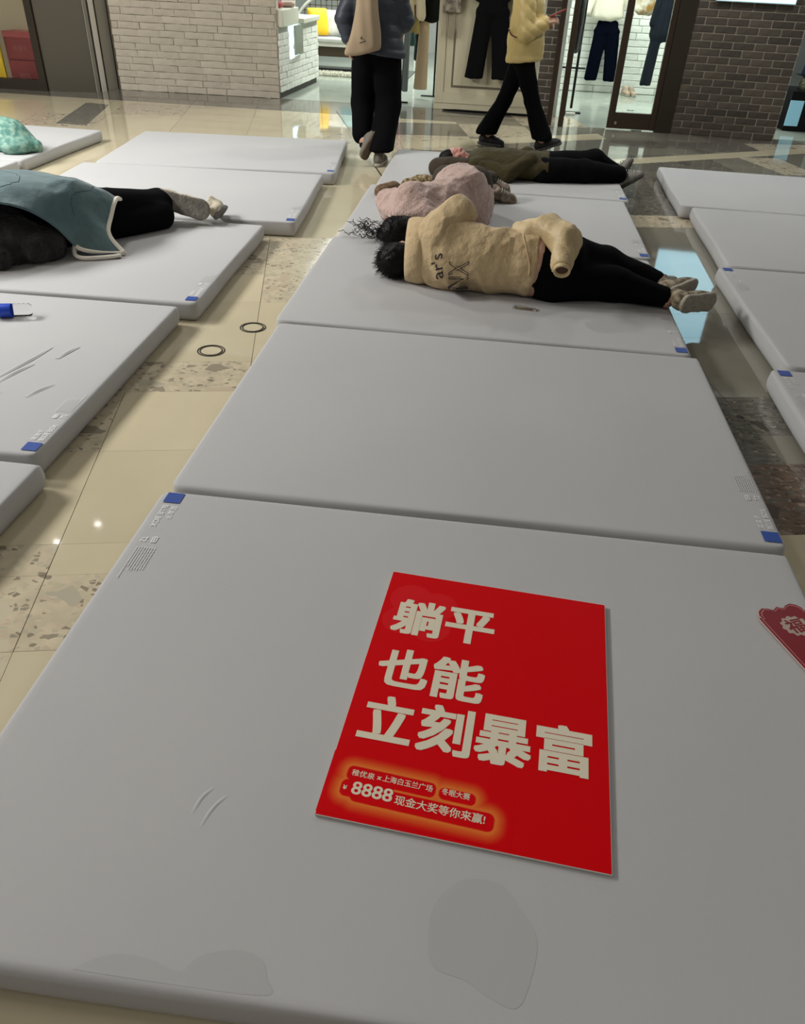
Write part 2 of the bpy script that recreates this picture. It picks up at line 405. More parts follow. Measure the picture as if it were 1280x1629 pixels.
    for (x, y, lb) in ((-.165, 1.585, 'round steel floor lid nearer the sleepers'), (-.277, 1.272, 'round steel floor lid nearer the camera')):
        e = empty('floor_hatch', (x, y, .0)); tag(e, 'round floor lid with a dark double ring, ' + ('beside the notch between two mats' if y > 1.4 else 'nearer the speckled terrazzo band'), 'floor lid', 'round floor lids in the left aisle')
        MB().lathe([(0.0, .0012), (.046, .0012), (.046, .0)], 40).make('hatch_plate', plain_cream, e, local=True)
        for r in (.049, .060): MB().lathe([(r, .0), (r, .0022), (r+.005, .0022), (r+.005, .0)], 48).make('ring', ringm, e, local=True)
    return fl
build_floor()
shop_floor_m = mat('pale_green_shop_floor', (.36, .39, .33), .10, var=(2, (.31, .345, .295), 1))
sf = MB(); sf.prism([(-1.9, 9.205), (1.58, 9.205), (1.58, 8.455), (4.2, 8.455), (7, 8.455), (7, 17), (-7, 17), (-7, 9.6), (-1.9, 9.6)][:0] or [(-6.9, 9.21), (1.58, 9.21), (1.58, 17), (-6.9, 17)], -.0135, -.0005)
sf.prism([(1.58, 8.46), (6.9, 8.46), (6.9, 17), (1.58, 17)], -.0135, -.0005)
tag(sf.make('floor_2', shop_floor_m), kind='structure')
ceil_m = mat('grey_ceiling', (.30, .29, .27), .8)
tag(MB().box((-7.5, -4.5, 4.0), (7.5, 9.3, 4.06)).make('ceiling', ceil_m), kind='structure')
tag(MB().box((-7.5, 8.2, 3.2), (7.5, 17.2, 3.28)).make('ceiling_2', mat('shop_ceiling', (.7, .72, .7), .8)), kind='structure')
tag(MB().box((-7.5, 16.9, 0), (7.5, 17.05, 3.2)).make('wall_back', mat('shop_back_wall', (.45, .46, .44), .8, var=(2, (.40, .42, .40), 1))), kind='structure')
tag(MB().box((-7.5, 9.26, 3.2), (-1.9, 9.4, 4.0)).box((-1.9, 9.3, 2.75), (1.6, 9.4, 4.0)).box((1.6, 8.6, 2.4), (7.5, 8.75, 4.0)).make('wall_front_upper', mat('dark_fascia', (.16, .14, .12), .5)), kind='structure')

# brick walls -------------------------------------------------
def brick_mesh(w, h, d, rough, seed):
    r = random.Random(seed); bm = bmesh.new(); bmesh.ops.create_cube(bm, size=1)
    for q in bm.verts: q.co = Vector((q.co.x*w, q.co.y*d, q.co.z*h))
    if rough: bmesh.ops.subdivide_edges(bm, edges=[e for e in bm.edges if abs((e.verts[0].co-e.verts[1].co).x) > w*.5], cuts=2)
    bmesh.ops.bevel(bm, geom=[e for e in bm.edges if e.calc_length() > .0], offset=min(.004, h*.1), segments=1, affect='EDGES')
    for q in bm.verts: q.co += Vector((r.uniform(-1, 1), r.uniform(-1, 1), r.uniform(-1, 1)))*rough
    me = bpy.data.meshes.new('brick'); bm.to_mesh(me); bm.free(); return me
def brick_wall(wname, p0, p1, z0, z1, bw, bh, joint, m, mj, thick=.16, rough=.0, zparts=99, skip=None, jut=.0, kind='structure'):
    """masonry from p0 to p1 (floor points, front face on their right-hand side towards the camera), each brick its own part"""
    p0 = Vector((*p0, 0)); p1 = Vector((*p1, 0)); L = (p1-p0).length; d = (p1-p0)/L; nrm = Vector((d.y, -d.x, 0)); ang = math.atan2(d.y, d.x)
    e = MB(); a = p0-nrm*.006; b = p1-nrm*.006; c = p1-nrm*thick; g = p0-nrm*thick
    e.prism([(a.x, a.y), (b.x, b.y), (c.x, c.y), (g.x, g.y)], z0, z1); wall = e.make(wname, mj); tag(wall, kind=kind)
    wall_parts = []; variants = {}
    nr = int((z1-z0)/bh); stuff = MB()
    for r in range(nr):
        x = -(bw/2 if r % 2 else 0)
        if rough: x -= random.uniform(0, .3)*bw
        while x < L-.005:
            ww = bw*(random.uniform(.75, 1.25) if rough else 1)
            xa, xb = max(x, 0), min(x+ww, L); x += ww
            if xb-xa < .03: continue
            zc = z0+(r+.5)*bh; xc = (xa+xb)/2
            if skip and skip(xc, zc): continue
            wq = round((xb-xa-joint)/.02)*.02 if rough else round(xb-xa-joint, 3); key = (wq, random.randrange(3))
            if key not in variants:
                variants[key] = brick_mesh(wq, bh-joint, .03, rough, len(variants)); variants[key].materials.append(m)
            pos = p0+d*xc-nrm*(.0085-random.uniform(0, jut)); pos.z = zc
            if zc < zparts:
                o = bpy.data.objects.new('brick', variants[key]); COL.objects.link(o); o.location = pos; o.rotation_euler = (0, 0, ang); o.parent = wall
            else:
                M = Matrix.Translation(pos) @ Matrix.Rotation(ang, 4, 'Z')
                stuff.add([M @ q.co for q in variants[key].vertices], [list(q.vertices) for q in variants[key].polygons])
    if stuff.v:
        s = stuff.make('upper_bricks', m, wall); s['kind'] = 'stuff'
    return wall
white_brick = mat('whitewashed_brick', (.52, .46, .37), .75, var=(6, (.44, .39, .31), 1), bump=(60, .5, .006), objvar=.06)
white_joint = mat('whitewashed_joint', (.46, .41, .33), .85)
bright_brick = mat('white_painted_brick', (.80, .80, .74), .7, var=(8, (.72, .72, .66), 1), bump=(60, .5, .006), objvar=.05)
bright_joint = mat('white_joint', (.45, .45, .40), .85)
brown_brick = mat('dark_brown_brick', (.088, .070, .052), .7, var=(14, (.060, .050, .038), 1), bump=(90, .4, .004), objvar=.28)
brown_joint = mat('grey_mortar', (.50, .44, .36), .9)
brick_wall('wall_left', (-4.13, 9.10), (-1.975, 9.175), .0, 3.2, .34, .078, .0035, white_brick, white_joint, rough=.0028, zparts=2.2, jut=.005)
brick_wall('wall_right', (2.985, 8.385), (4.155, 8.275), .0, 3.2, .234, .0735, .011, brown_brick, brown_joint, thick=.22, zparts=3.2, skip=lambda x, z: .22 < x < .96 and 1.4 < z < 2.7)
brick_wall('wall_pier', (1.36, 8.80), (1.545, 8.78), .0, 3.2, .234, .0735, .011, brown_brick, brown_joint, thick=.3, zparts=2.2)
brick_wall('wall_shop_back', (1.66, 11.9), (4.5, 11.95), .0, 2.0, .36, .09, .008, bright_brick, bright_joint, thick=.1, rough=.002)
tag(MB().box((1.66, 11.98, 2.0), (4.5, 12.04, 3.2)).box((4.28, 9.3, 0), (4.36, 11.9, 3.2)).make('wall_shop_side', mat('shop_white', (.70, .72, .68), .8)), kind='structure')
tag(MB().box((1.56, 9.12, 0), (1.66, 12.0, 3.2)).make('wall_partition', mat('shop_white', (.7, .72, .68), .8)), kind='structure')

# low white brick display wall running into the shop, lit sign plate on it
low = brick_wall('display_wall', (-1.955, 9.19), (-1.865, 11.1), .07, .80, .27, .074, .006, bright_brick, bright_joint, thick=.5, rough=.003, jut=.006, skip=lambda x, z: z > .72, kind='thing')
low_e = low; tag(low_e, 'low white brick counter wall with a pale stone cap inside the shop entrance', 'counter wall')
capm = mat('pale_stone_cap', (.62, .60, .50), .4)
MB().box((-2.5, 9.22, .80), (-1.90, 10.1, .99), .01).make('cap_slab', capm, low_e); MB().box((-2.45, 10.1, .80), (-1.83, 11.1, .86), .01).make('cap_slab', capm, low_e)
MB().prism([(-1.97, 9.2), (-1.89, 11.08), (-2.3, 11.08), (-2.4, 9.2)], 0, .07).make('plinth', mat('dark_plinth', (.04, .035, .03), .5), low_e)
sg = empty('lit_sign_plate', (-1.87, 9.9, .35)); tag(sg, 'square brushed grey plate with a pale blue glow behind, on the white brick counter', 'sign')
MB().box((-1.93, 9.62, .42), (-1.915, 10.12, .80), .003).make('glow_panel', mat('blue_white_glow', (.7, .9, 1), .5, emit=((.62, .88, 1), 2.2)), sg)
MB().box((-1.885, 9.70, .46), (-1.86, 10.14, .80), .004).make('plate', mat('brushed_grey_metal', (.34, .35, .28), .4, .5, bump=(30, .2, .003)), sg)

# left column and its metal reveals
colm = mat('grey_brown_cladding', (.085, .074, .055), .35, .25)
MB_ = MB().prism([(-4.88, 8.60), (-4.30, 8.72), (-4.17, 9.25), (-4.88, 9.25)], 0, 4.0); tag(MB_.make('column', colm), kind='structure')
def vstrip(name, p, q, off, w, z1, m):
    p = Vector((*p, 0)); q = Vector((*q, 0)); d = (q-p).normalized(); n = Vector((d.y, -d.x, 0)); o = MB()
    a, b = p+n*off[0], q+n*off[0]; c, e = q+n*off[1], p+n*off[1]
    o.prism([(a.x, a.y), (b.x, b.y), (c.x, c.y), (e.x, e.y)], 0, z1); return tag(o.make(name, m), kind='structure')
c0, c1 = Vector((-4.295, 8.72)), Vector((-4.17, 9.2))
def cp(t): v = c0.lerp(c1, t); return (v.x, v.y)
dark = mat('black_reveal', (.012, .011, .01), .4); steel = mat('polished_steel', (.80, .77, .70), .3, .4); sat = mat('satin_panel', (.30, .285, .235), .25, .1)
for n_, (a, b, of, m) in enumerate(((0, .12, (.0, .012), sat), (.12, .20, (0, .006), dark), (.20, .36, (0, .02), steel), (.36, .44, (0, .006), dark), (.44, .84, (0, .014), sat), (.84, .90, (0, .006), dark), (.90, 1.08, (0, .010), mat('beige_reveal', (.42, .37, .29), .6)))):
    vstrip('trim_%d' % (n_+1), cp(a), cp(b), of, 0, 4.0, m)

# shop window at the far left
fr = mat('dark_bronze_frame', (.040, .032, .022), .4, .4)
w1 = MB().box((-7.2, 8.56, 0), (-4.88, 8.64, .12)).box((-4.97, 8.56, .12), (-4.88, 8.64, 3.1)).box((-7.2, 8.56, 2.7), (-4.97, 8.64, 3.1)).make('window_1', fr); tag(w1, kind='structure')
MB().box((-7.2, 8.595, .12), (-4.97, 8.603, 2.7)).make('pane', mat('clear_glass', (1, 1, 1), .0, trans=1, ior=1.0+.12), w1)
tag(MB().box((-7.2, 9.35, 0), (-4.9, 9.42, 3.1)).make('wall_window_back', mat('warm_cream_wall', (.60, .52, .34), .7)), kind='structure')

# ------------------------------------------------------------------ shop entrance door
d1 = MB().box((2.80, 8.37, 0), (2.985, 8.47, 2.5), .004).box((1.60, 8.40, 2.28), (2.99, 8.50, 2.5), .004).make('door_frame', fr); tag(d1, kind='structure')
brz = mat('brown_bronze_door', (.050, .034, .022), .35, .4)
d1.name = 'trim_8'
g = empty('door_1', (2.25, 8.44, 0)); tag(g, kind='structure')
MB().box((2.235, 8.41, .012), (2.315, 8.46, 2.27), .003).make('stile', brz, g); MB().box((2.735, 8.40, .012), (2.80, 8.46, 2.27), .003).make('stile', brz, g)
MB().box((2.315, 8.41, .012), (2.735, 8.46, .185), .003).make('rail', brz, g); MB().box((2.315, 8.41, 2.18), (2.735, 8.46, 2.27), .003).make('rail', brz, g)
glass = mat('door_glass', (.97, 1, .99), .0, trans=1, ior=1.15)
MB().box((2.315, 8.432, .185), (2.735, 8.44, 2.18)).make('pane', glass, g)
MB().lathe([(0, 0), (.016, 0), (.016, .012), (.012, .016), (0, .016)], 16, Matrix.Translation((2.335, 8.41, .07)) @ Matrix.Rotation(PI/2, 4, 'X')).make('lock', mat('chrome', (.6, .58, .52), .2, .9), g)
# open leaf folded inwards
g = empty('door_2', (1.55, 8.42, 0)); tag(g, kind='structure')
MB().box((1.515, 8.40, .0), (1.575, 8.46, 2.3), .003).make('jamb', brz, g)
MB().box((1.655, 8.36, .0), (1.715, 8.42, 2.3), .003).make('stile', brz, g); MB().box((1.735, 9.10, .012), (1.775, 9.16, 2.27), .003).make('stile', brz, g)
MB().prism([(1.68, 8.42), (1.70, 8.42), (1.76, 9.10), (1.74, 9.10)], .012, .14).make('rail', brz, g)
MB().prism([(1.684, 8.42), (1.692, 8.42), (1.752, 9.10), (1.744, 9.10)], .14, 2.25).make('pane', glass, g)
# lit sign on the brown brick wall
sg = empty('light_box', (3.56, 8.33, 1.34)); tag(sg, 'pale blue backlit panel hung on the dark brown brick wall', 'light box')
A = math.atan2(-.11, 1.17); cc = (3.57, 8.325, 0)
MB().box((3.155, 8.27, 1.325), (3.975, 8.34, 2.72), .004, A, cc).make('housing', mat('white_housing', (.7, .7, .7), .4), sg)
MB().box((3.165, 8.262, 1.335), (3.965, 8.272, 2.71), 0, A, cc).make('lit_face', mat('lit_blue_face', (.6, .85, .95), .5, emit=((.42, .80, .95), 1.6)), sg)

# ================================================================== MATS
T = .10
fabric = mat('grey_mat_fabric', (.46, .455, .45), .85, var=(1.2, (.44, .437, .435), 1), bump=(420, .12, .002), sheen=.1)
side_f = fabric
blue_m = mat('blue_print', (.010, .055, .30), .6)
white_m = mat('white_print', (.80, .80, .78), .7); faint_m = mat('faint_white_print', (.60, .60, .585), .75)
under_m = mat('black_underside', (.012, .012, .012), .9)
MW, MD = 1.995, 1.447
def mat_mesh(nx=44, ny=32, seed=0):
    r = .017; ins = .018; Rc = .045; v = []; f = []
    def rnd(x, y, w, h, R):                               # push corner vertices onto an arc
        dx, dy = abs(x)-(w-R), abs(y)-(h-R)
        if dx > 0 and dy > 0:
            L = math.hypot(dx, dy)
            if L > R: x = math.copysign(w-R+dx/L*R, x); y = math.copysign(h-R+dy/L*R, y)
        return x, y
    w, h = MW/2-r, MD/2-r
    def sp(n): return np.concatenate([[-1, -.985, -.965], np.linspace(-.94, .94, n-5), [.965, .985, 1]])
    gx, gy = sp(nx), sp(ny); rs = np.random.RandomState(seed); ph = rs.rand(4)*6
    def wav(x, y): return .0010*math.sin(2.1*x+ph[0]+1.3*y)+.0007*math.sin(4.3*y+ph[1]-1.1*x)
    for i in range(nx):
        for j in range(ny):
            x, y = rnd(gx[i]*w, gy[j]*h, w, h, Rc-r); ed = min(w-abs(x), h-abs(y))
            v.append((x, y, T+wav(x, y)*min(1, ed/.2)))
    for i in range(nx-1):
        for j in range(ny-1): f.append([i*ny+j, (i+1)*ny+j, (i+1)*ny+j+1, i*ny+j+1])
    ring = [i*ny for i in range(nx)]+[(nx-1)*ny+j for j in range(1, ny)]+[i*ny+ny-1 for i in range(nx-2, -1, -1)]+[j for j in range(ny-2, 0, -1)]
    N = len(ring); nrm = []
    for k in range(N):
        a, b = v[ring[k-1]], v[ring[(k+1) % N]]; dx, dy = b[0]-a[0], b[1]-a[1]; L = math.hypot(dx, dy) or 1; nrm.append((dy/L, -dx/L))
    prev = ring
    prof = [(r*math.sin(a), T-r+r*math.cos(a)) for a in (.4, .8, 1.2, PI/2)]+[(r+.004, T*.55), (r+.001, .03), (r-.012, .006), (r-.03, .001)]
    for (o, z) in prof:
        base = len(v)
        for k in range(N):
            s = v[ring[k]]; bul = .003*math.sin(s[0]*5+ph[2])*math.sin(s[1]*6+ph[3]) if z < T*.9 else 0
            v.append((s[0]+nrm[k][0]*(o+bul), s[1]+nrm[k][1]*(o+bul), z))
        cur = list(range(base, base+N))
        for k in range(N): f.append([prev[(k+1) % N], prev[k], cur[k], cur[(k+1) % N]])
        prev = cur
    f.append(prev[::-1]); f = [q[::-1] if False else q for q in f]
    return v, f
_fine = mat_mesh(seed=3); _md = [mat_mesh(26, 20, s) for s in (1, 2)]
def shared(v, f, m, name):
    me = bpy.data.meshes.new(name); me.from_pydata(v, [], f); me.materials.append(m); me.polygons.foreach_set('use_smooth', [True]*len(f)); me.update(); return me
SH = [shared(*_fine, fabric, 'foam_mat')]+[shared(*a, fabric, 'foam_mat') for a in _md]
def label_meshes():
    out = []
    def fl(name, v, f, m, z=T+.0026):
        me = bpy.data.meshes.new(name); me.from_pydata([(a[0], a[1], z) for a in v], [], [list(q) for q in f]); me.materials.append(m); out.append((name, me))
    # local frame: x right from the corner, y up; reads downwards (turned -90 degrees)
    def turned(body, x, y, w, h, bold=.0):
        v, f = glyphs(body, 1, bold); v = fit(v, 0, 0, w, h); return [(x+b, y-a) for a, b in v[:, :2]], f
    fl('blue_square', [(.028, -.082), (.082, -.082), (.082, -.028), (.028, -.028)], [(0, 1, 2, 3)], blue_m)
    v, f = turned('蓝盒子', .066, -.098, .070, .018, .02); fl('lettering', v, f, white_m)
    v, f = turned('BLUE BOX', .036, -.098, .112, .018, .02); fl('lettering', v, f, white_m)
    v, f = turned('T2', .036, -.262, .024, .018, .01); fl('lettering', v, f, white_m)
    o = MB(); 
    for a in ((.068, -.286, .084, -.282), (.068, -.262, .084, -.258), (.068, -.286, .071, -.258), (.081, -.286, .084, -.258), (.074, -.280, .078, -.264)):
        o.add([(a[0], a[1], 0), (a[2], a[1], 0), (a[2], a[3], 0), (a[0], a[3], 0)], [(0, 1, 2, 3)])
    fl('washing_mark', o.v, o.f, white_m)
    o = MB(); rs = random.Random(4)
    for k in range(8):
        x = .038+k*.0078; y = -.31; end = -.31-(.085 if k else .125)-rs.uniform(0, .02)
        while y > end:
            L = rs.uniform(.006, .02); o.add([(x, y-L, 0), (x+.0028, y-L, 0), (x+.0028, y, 0), (x, y, 0)], [(0, 1, 2, 3)]); y -= L+.0022
    fl('small_print', o.v, o.f, faint_m); return out
LAB = label_meshes()
def put_mat(x, y, rz, label, group, corner, mesh=1, lz=0):
    """x,y: far-left top corner; rz degrees; corner: where the print is (tl, br, None)"""
    a = math.radians(rz); cx = x+MW/2*math.cos(a)+MD/2*math.sin(a); cy = y+MW/2*math.sin(a)-MD/2*math.cos(a)
    e = bpy.data.objects.new('foam_mat', SH[mesh]); COL.objects.link(e); e.location = (cx, cy, lz); e.rotation_euler = (0, 0, a)
    tag(e, label, 'mat', group)
    if corner:
        for n, me in LAB:
            o = bpy.data.objects.new(n, me); COL.objects.link(o); o.parent = e
            if corner == 'tl': o.location = (-MW/2, MD/2, 0)
            else: o.location = (MW/2, -MD/2, 0); o.rotation_euler = (0, 0, PI)
    return e
P_ = 1.457; gm = 'grey foam sleeping mats on the mall floor'
m1 = put_mat(.0, .0, 0, 'nearest grey foam mat, the one carrying the big red poster', gm, 'tl', 0)
m2 = put_mat(.008, P_, .1, 'empty grey foam mat directly behind the mat with the red poster', gm, 'br', 0)
m3 = put_mat(-.015, 2*P_, -.2, 'grey foam mat under the sleeper in the cream lettered jacket', gm, 'br')
m4 = put_mat(.0, 3*P_, .2, 'grey foam mat under the sleeper in the pink fleece', gm, 'br', 2)
m5 = put_mat(.03, 4*P_, .3, 'farthest mat of the middle row, under the sleeper in olive', gm, 'br')
l1 = put_mat(-2.47, 5.875, 6.2, 'farthest empty mat of the left row, facing the white brick wall', gm, 'br')
l2 = put_mat(-2.40, 4.425, 4.4, 'left row mat behind the sleeper with the white shoes, second from the wall', gm, 'br', 2)
l3 = put_mat(-2.475, 2.975, 1.8, 'left row mat under the sleeper wrapped in the teal blanket', gm, 'br')
l4 = put_mat(-2.50, 1.52, .9, 'creased left row mat with the water bottle on it', gm, 'br', 0)
l5 = put_mat(-2.43, .075, 0, 'nearest left row mat, only its rounded corner showing at the edge', gm, None, 2)
f1 = put_mat(-4.83, 5.80, -1.0, 'mat at the far left holding the green patterned pillow', gm, None)
f2 = put_mat(-4.86, 4.33, -1.0, 'mat half hidden behind the teal blanket at the far left', gm, None, 2)
r1 = put_mat(2.445, 5.815, -1.6, 'farthest mat of the right row, closest to the brown brick wall', gm, None)
r2 = put_mat(2.48, 4.355, -1.6, 'second mat of the right row, no blue square in view', gm, None, 2)
r3 = put_mat(2.365, 2.88, .6, 'right row mat with a blue square near the sleeper\'s overhanging shoes', gm, 'tl')
r4 = put_mat(2.29, 1.405, 0, 'nearest right row mat, blue square beside the dark terrazzo', gm, 'tl', 2)
# sewn creases standing up in the covers
def creases(parent, segs, w=.009, h=.0035):
    for pts in segs:
        C = catmull(pts, 14); n = 7; V = []; F = []
        for i in range(14):
            d = C[min(i+1, 13)]-C[max(i-1, 0)]; d = d/np.linalg.norm(d); nn = np.array([-d[1], d[0]]); s = math.sin(PI*i/13)
            for k in range(n):
                t = (k-3)/3; V.append((*(C[i]+nn*w*t), T+.0005+(h*math.exp(-4.5*t*t)-h*math.exp(-4.5))*s))
        F = [[i*n+k, (i+1)*n+k, (i+1)*n+k+1, i*n+k+1] for i in range(13) for k in range(n-1)]
        mk('crease', V, F, fabric, parent, smooth=True)
creases(m1, [[(.515, -1.16), (.53, -1.10), (.555, -1.06)], [(.49, -1.13), (.50, -1.08), (.52, -1.05)]], .008, .0025)
creases(l4, [[(-.95, .62), (-.90, .80), (-.88, .95)], [(-.92, .60), (-.87, .78)], [(-1.25, .75), (-1.15, .95)], [(-.80, .85), (-.77, .98)], [(-.75, .50), (-.70, .62)], [(-1.0, .35), (-.86, .52)], [(-1.02, .30), (-.90, .42)]], .011, .005)
# two faint patches slightly darker than the fabric
SBV = BVHTree.FromPolygons(_fine[0], _fine[1])
darker_patch_m = mat('faint_darker_patch', (.415, .412, .405), .85)
def darker_patch(pts, parent):
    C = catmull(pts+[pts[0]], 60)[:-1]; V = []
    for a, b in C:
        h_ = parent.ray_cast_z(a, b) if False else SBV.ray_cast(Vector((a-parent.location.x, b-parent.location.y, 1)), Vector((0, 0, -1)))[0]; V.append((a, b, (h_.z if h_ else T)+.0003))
    return mk('darker_patch', V, [list(range(len(C)))[::-1]], darker_patch_m, parent)
darker_patch([(1.083, -1.17), (1.041, -1.181), (.997, -1.233), (.992, -1.302), (1.007, -1.342), (1.062, -1.355), (1.101, -1.375), (1.145, -1.388), (1.168, -1.36), (1.188, -1.274), (1.161, -1.222), (1.125, -1.179)], m1)
darker_patch([(.391, -1.430), (.42, -1.409), (.46, -1.395), (.52, -1.397), (.572, -1.408), (.601, -1.378), (.657, -1.361), (.705, -1.369), (.725, -1.40), (.727, -1.425), (.55, -1.43)], m1)

# ================================================================== POSTER
red = mat('poster_red', (.60, .0018, .0045), .6, spec=.06)
cream_p = mat('poster_cream', (.68, .62, .47), .55)
a = math.radians(-4.25); e = empty('poster', (.797, -.304, T+.003), a)
tag(e, 'large red poster board with cream Chinese characters lying on the nearest mat', 'poster')
MB().box((0, -.785, 0), (.597, 0, .0045)).make('board', mat('white_board_edge', (.62, .58, .52), .6), e, local=True)
MB().box((.0012, -.7838, .0045), (.5958, -.0012, .0050)).make('printed_face', red, e, local=True)
for body, x, y, w, h in (('躺', .038, -.238, .133, .132), ('平', .178, -.236, .130, .128), ('也', .037, -.418, .128, .126), ('能', .172, -.428, .130, .134),
                         ('立', .034, -.580, .122, .130), ('刻', .168, -.585, .124, .136), ('暴', .298, -.585, .128, .136), ('富', .434, -.578, .126, .134)):
    lettering('lettering', body, cream_p, e, x, y, w, h, z=.0056, bold=.031)
# orange-edged caption plates: printed colour follows the plates' outline
def rb(px, py, x0, y0, x1, y1, r):
    dx = np.abs(px-(x0+x1)/2)-(x1-x0)/2+r; dy = np.abs(py-(y0+y1)/2)-(y1-y0)/2+r
    return np.hypot(np.maximum(dx, 0), np.maximum(dy, 0))+np.minimum(np.maximum(dx, dy), 0)-r
nx, ny = 190, 92; X, Y = np.meshgrid(np.linspace(.0, .40, nx), np.linspace(-.79+.012, -.625, ny), indexing='ij')
ca = math.radians(-1.6); Xr = X*math.cos(ca)+(Y+.7)*math.sin(ca); Yr = -X*math.sin(ca)+(Y+.7)*math.cos(ca)-.7
d = np.minimum.reduce([rb(Xr, Yr, .040, -.690, .232, -.655, .012), rb(Xr, Yr, .240, -.688, .318, -.660, .012), rb(Xr, Yr, .036, -.730, .150, -.690, .012), rb(Xr, Yr, .060, -.738, .362, -.696, .014)])
g = np.clip(1-d/.030, 0, 1)**1.6*np.clip((d)/.0015, 0, 1)
colr = np.stack([.60+.14*g, .0018+.20*g, .0045+.030*g, np.ones_like(g)], -1).reshape(-1, 4)
V = np.stack([X, Y, np.full_like(X, .0053)], -1).reshape(-1, 3); F = [[i*ny+j, (i+1)*ny+j, (i+1)*ny+j+1, i*ny+j+1] for i in range(nx-1) for j in range(ny-1)]
gm_ = mat('caption_print', (.5, 0, 0), .6, spec=.06); nt = gm_.node_tree; at = nt.nodes.new('ShaderNodeAttribute'); at.attribute_name = 'print'
nt.links.new(at.outputs['Color'], nt.nodes['Principled BSDF'].inputs['Base Color'])
o = mk('caption_print', V, F, gm_, e, local=True); ca_ = o.data.color_attributes.new('print', 'FLOAT_COLOR', 'POINT'); ca_.data.foreach_set('color', colr.ravel())
r16 = math.radians(-1.6)
lettering('lettering', '稚优泉', cream_p, e, .050, -.6775, None, .016, .0056, .012, r16, (.019, -.0015)); lettering('lettering', 'x', cream_p, e, .1055, -.675, None, .0085, .0056, .02, r16, (.019, -.001))
lettering('lettering', '上海白玉兰广场', cream_p, e, .118, -.6765, .108, .0165, .0056, .012, r16, (.019, -.001))
lettering('lettering', '冬眠大赛', cream_p, e, .250, -.678, .060, .0165, .0056, .012, r16, (.015, .001))
lettering('lettering', '¥', cream_p, e, .046, -.716, None, .011, .0056, .02, r16, (.014, 0))
lettering('lettering', '8888', cream_p, e, .063, -.722, .088, .031, .0056, .018, r16, (.016, 0))
lettering('lettering', '现金大奖等你来赢!', cream_p, e, .157, -.724, .190, .0225, .0056, .013, r16, (.016, 0))
# flower-shaped patch of slightly paler red
patch_red = mat('paler_red', (.62, .010, .014), .6, spec=.06); V = []; F = []
for (cx, cy, R) in ((.075, -.105, .060), (.150, -.115, .052), (.060, -.190, .050), (.140, -.198, .055)):
    b = len(V); zz = .00505+len(V)*1e-6; V += [(cx+R*math.cos(t), cy+R*math.sin(t), zz) for t in np.linspace(0, 2*PI, 32, endpoint=False)]
    F += [list(range(b, b+32))]
mk('paler_patch', V, F, patch_red, e, local=True)

# ================================================================== RED GREETING CARD
e = empty('greeting_card', (1.813, -.341, T+.003), math.radians(22)); tag(e, 'dark red scalloped greeting card with a pale emblem reading 福, beside the poster', 'card')
half = [(0, 0), (.001, .010), (.010, .009), (.008, .020), (.016, .034), (.032, .043), (.050, .038), (.060, .030), (.070, .034), (.078, .040)]
out = half+[(.156-x, y) for x, y in half[-2::-1]]+[(.156, -.24), (0, -.24)]
def scaled(pts, i): 
    c = (.078, -.09); return [(c[0]+(x-c[0])*(1-i/.09), c[1]+(y-c[1])*(1-i/.15)) for x, y in pts]
MB().prism(out[::-1] if True else out, 0, .0035).make('backing', mat('pink_white_card', (.55, .40, .36), .6), e, local=True)
MB().prism(scaled(out, .0015)[::-1], .0035, .0050).make('card_face', mat('dark_red_card', (.20, .004, .010), .5), e, local=True)
o2, i2 = scaled(out, .0075), scaled(out, .0090); n = len(o2); b = MB()
b.add([(x, y, .0053) for x, y in o2]+[(x, y, .0053) for x, y in i2], [[i, (i+1) % n, n+(i+1) % n, n+i] for i in range(n)]).make('border_line', mat('pink_line', (.75, .35, .33), .5), e, local=True)
em = [(.082+(.040+.003*math.cos(12*t))*math.cos(t), -.040+(.036+.003*math.cos(12*t))*math.sin(t)) for t in np.linspace(0, 2*PI, 72, endpoint=False)]
b = MB(); b.add([(x, y, .0054) for x, y in em], [list(range(72))]).make('emblem', mat('beige_emblem', (.42, .33, .27), .6), e, local=True)
lettering('lettering', '福', mat('dark_red_card', (.2, .004, .01), .5), e, .055, -.066, .054, .052, .0058, .02)

# ================================================================== PEOPLE
V3 = lambda *a: np.array(a, float)
def unit(a): a = np.array(a, float); return a/np.linalg.norm(a)
def frame(front, up):
    f = unit(front); u = np.array(up, float); u = unit(u-f*(u@f)); return np.stack([np.cross(f, u), f, u], 1)   # right, front, up
def head_prims(c, R, s=1.0):
    c = np.array(c, float); P = lambda x, y, z: c+R@(np.array([x, y, z])*s)
    E = lambda x, y, z, a, b, d: ('e', P(x, y, z), (a*s, b*s, d*s), R)
    return [E(0, -.008, .022, .074, .092, .095), E(0, .030, -.045, .053, .062, .065), ('c', P(0, .084, .022), P(0, .108, -.018), .008*s, .013*s),
            E(-.012, .098, -.022, .009, .010, .008), E(.012, .098, -.022, .009, .010, .008), E(0, .088, -.050, .024, .010, .007), E(0, .086, -.060, .020, .010, .007),
            E(0, .072, -.088, .020, .018, .016), E(-.032, .074, .014, .016, .014, .011), E(.032, .074, .014, .016, .014, .011), E(0, .080, .034, .045, .012, .008),
            E(-.044, .058, -.02, .022, .024, .022), E(.044, .058, -.02, .022, .024, .022), E(-.076, -.005, .0, .010, .019, .031), E(.076, -.005, .0, .010, .019, .031)]
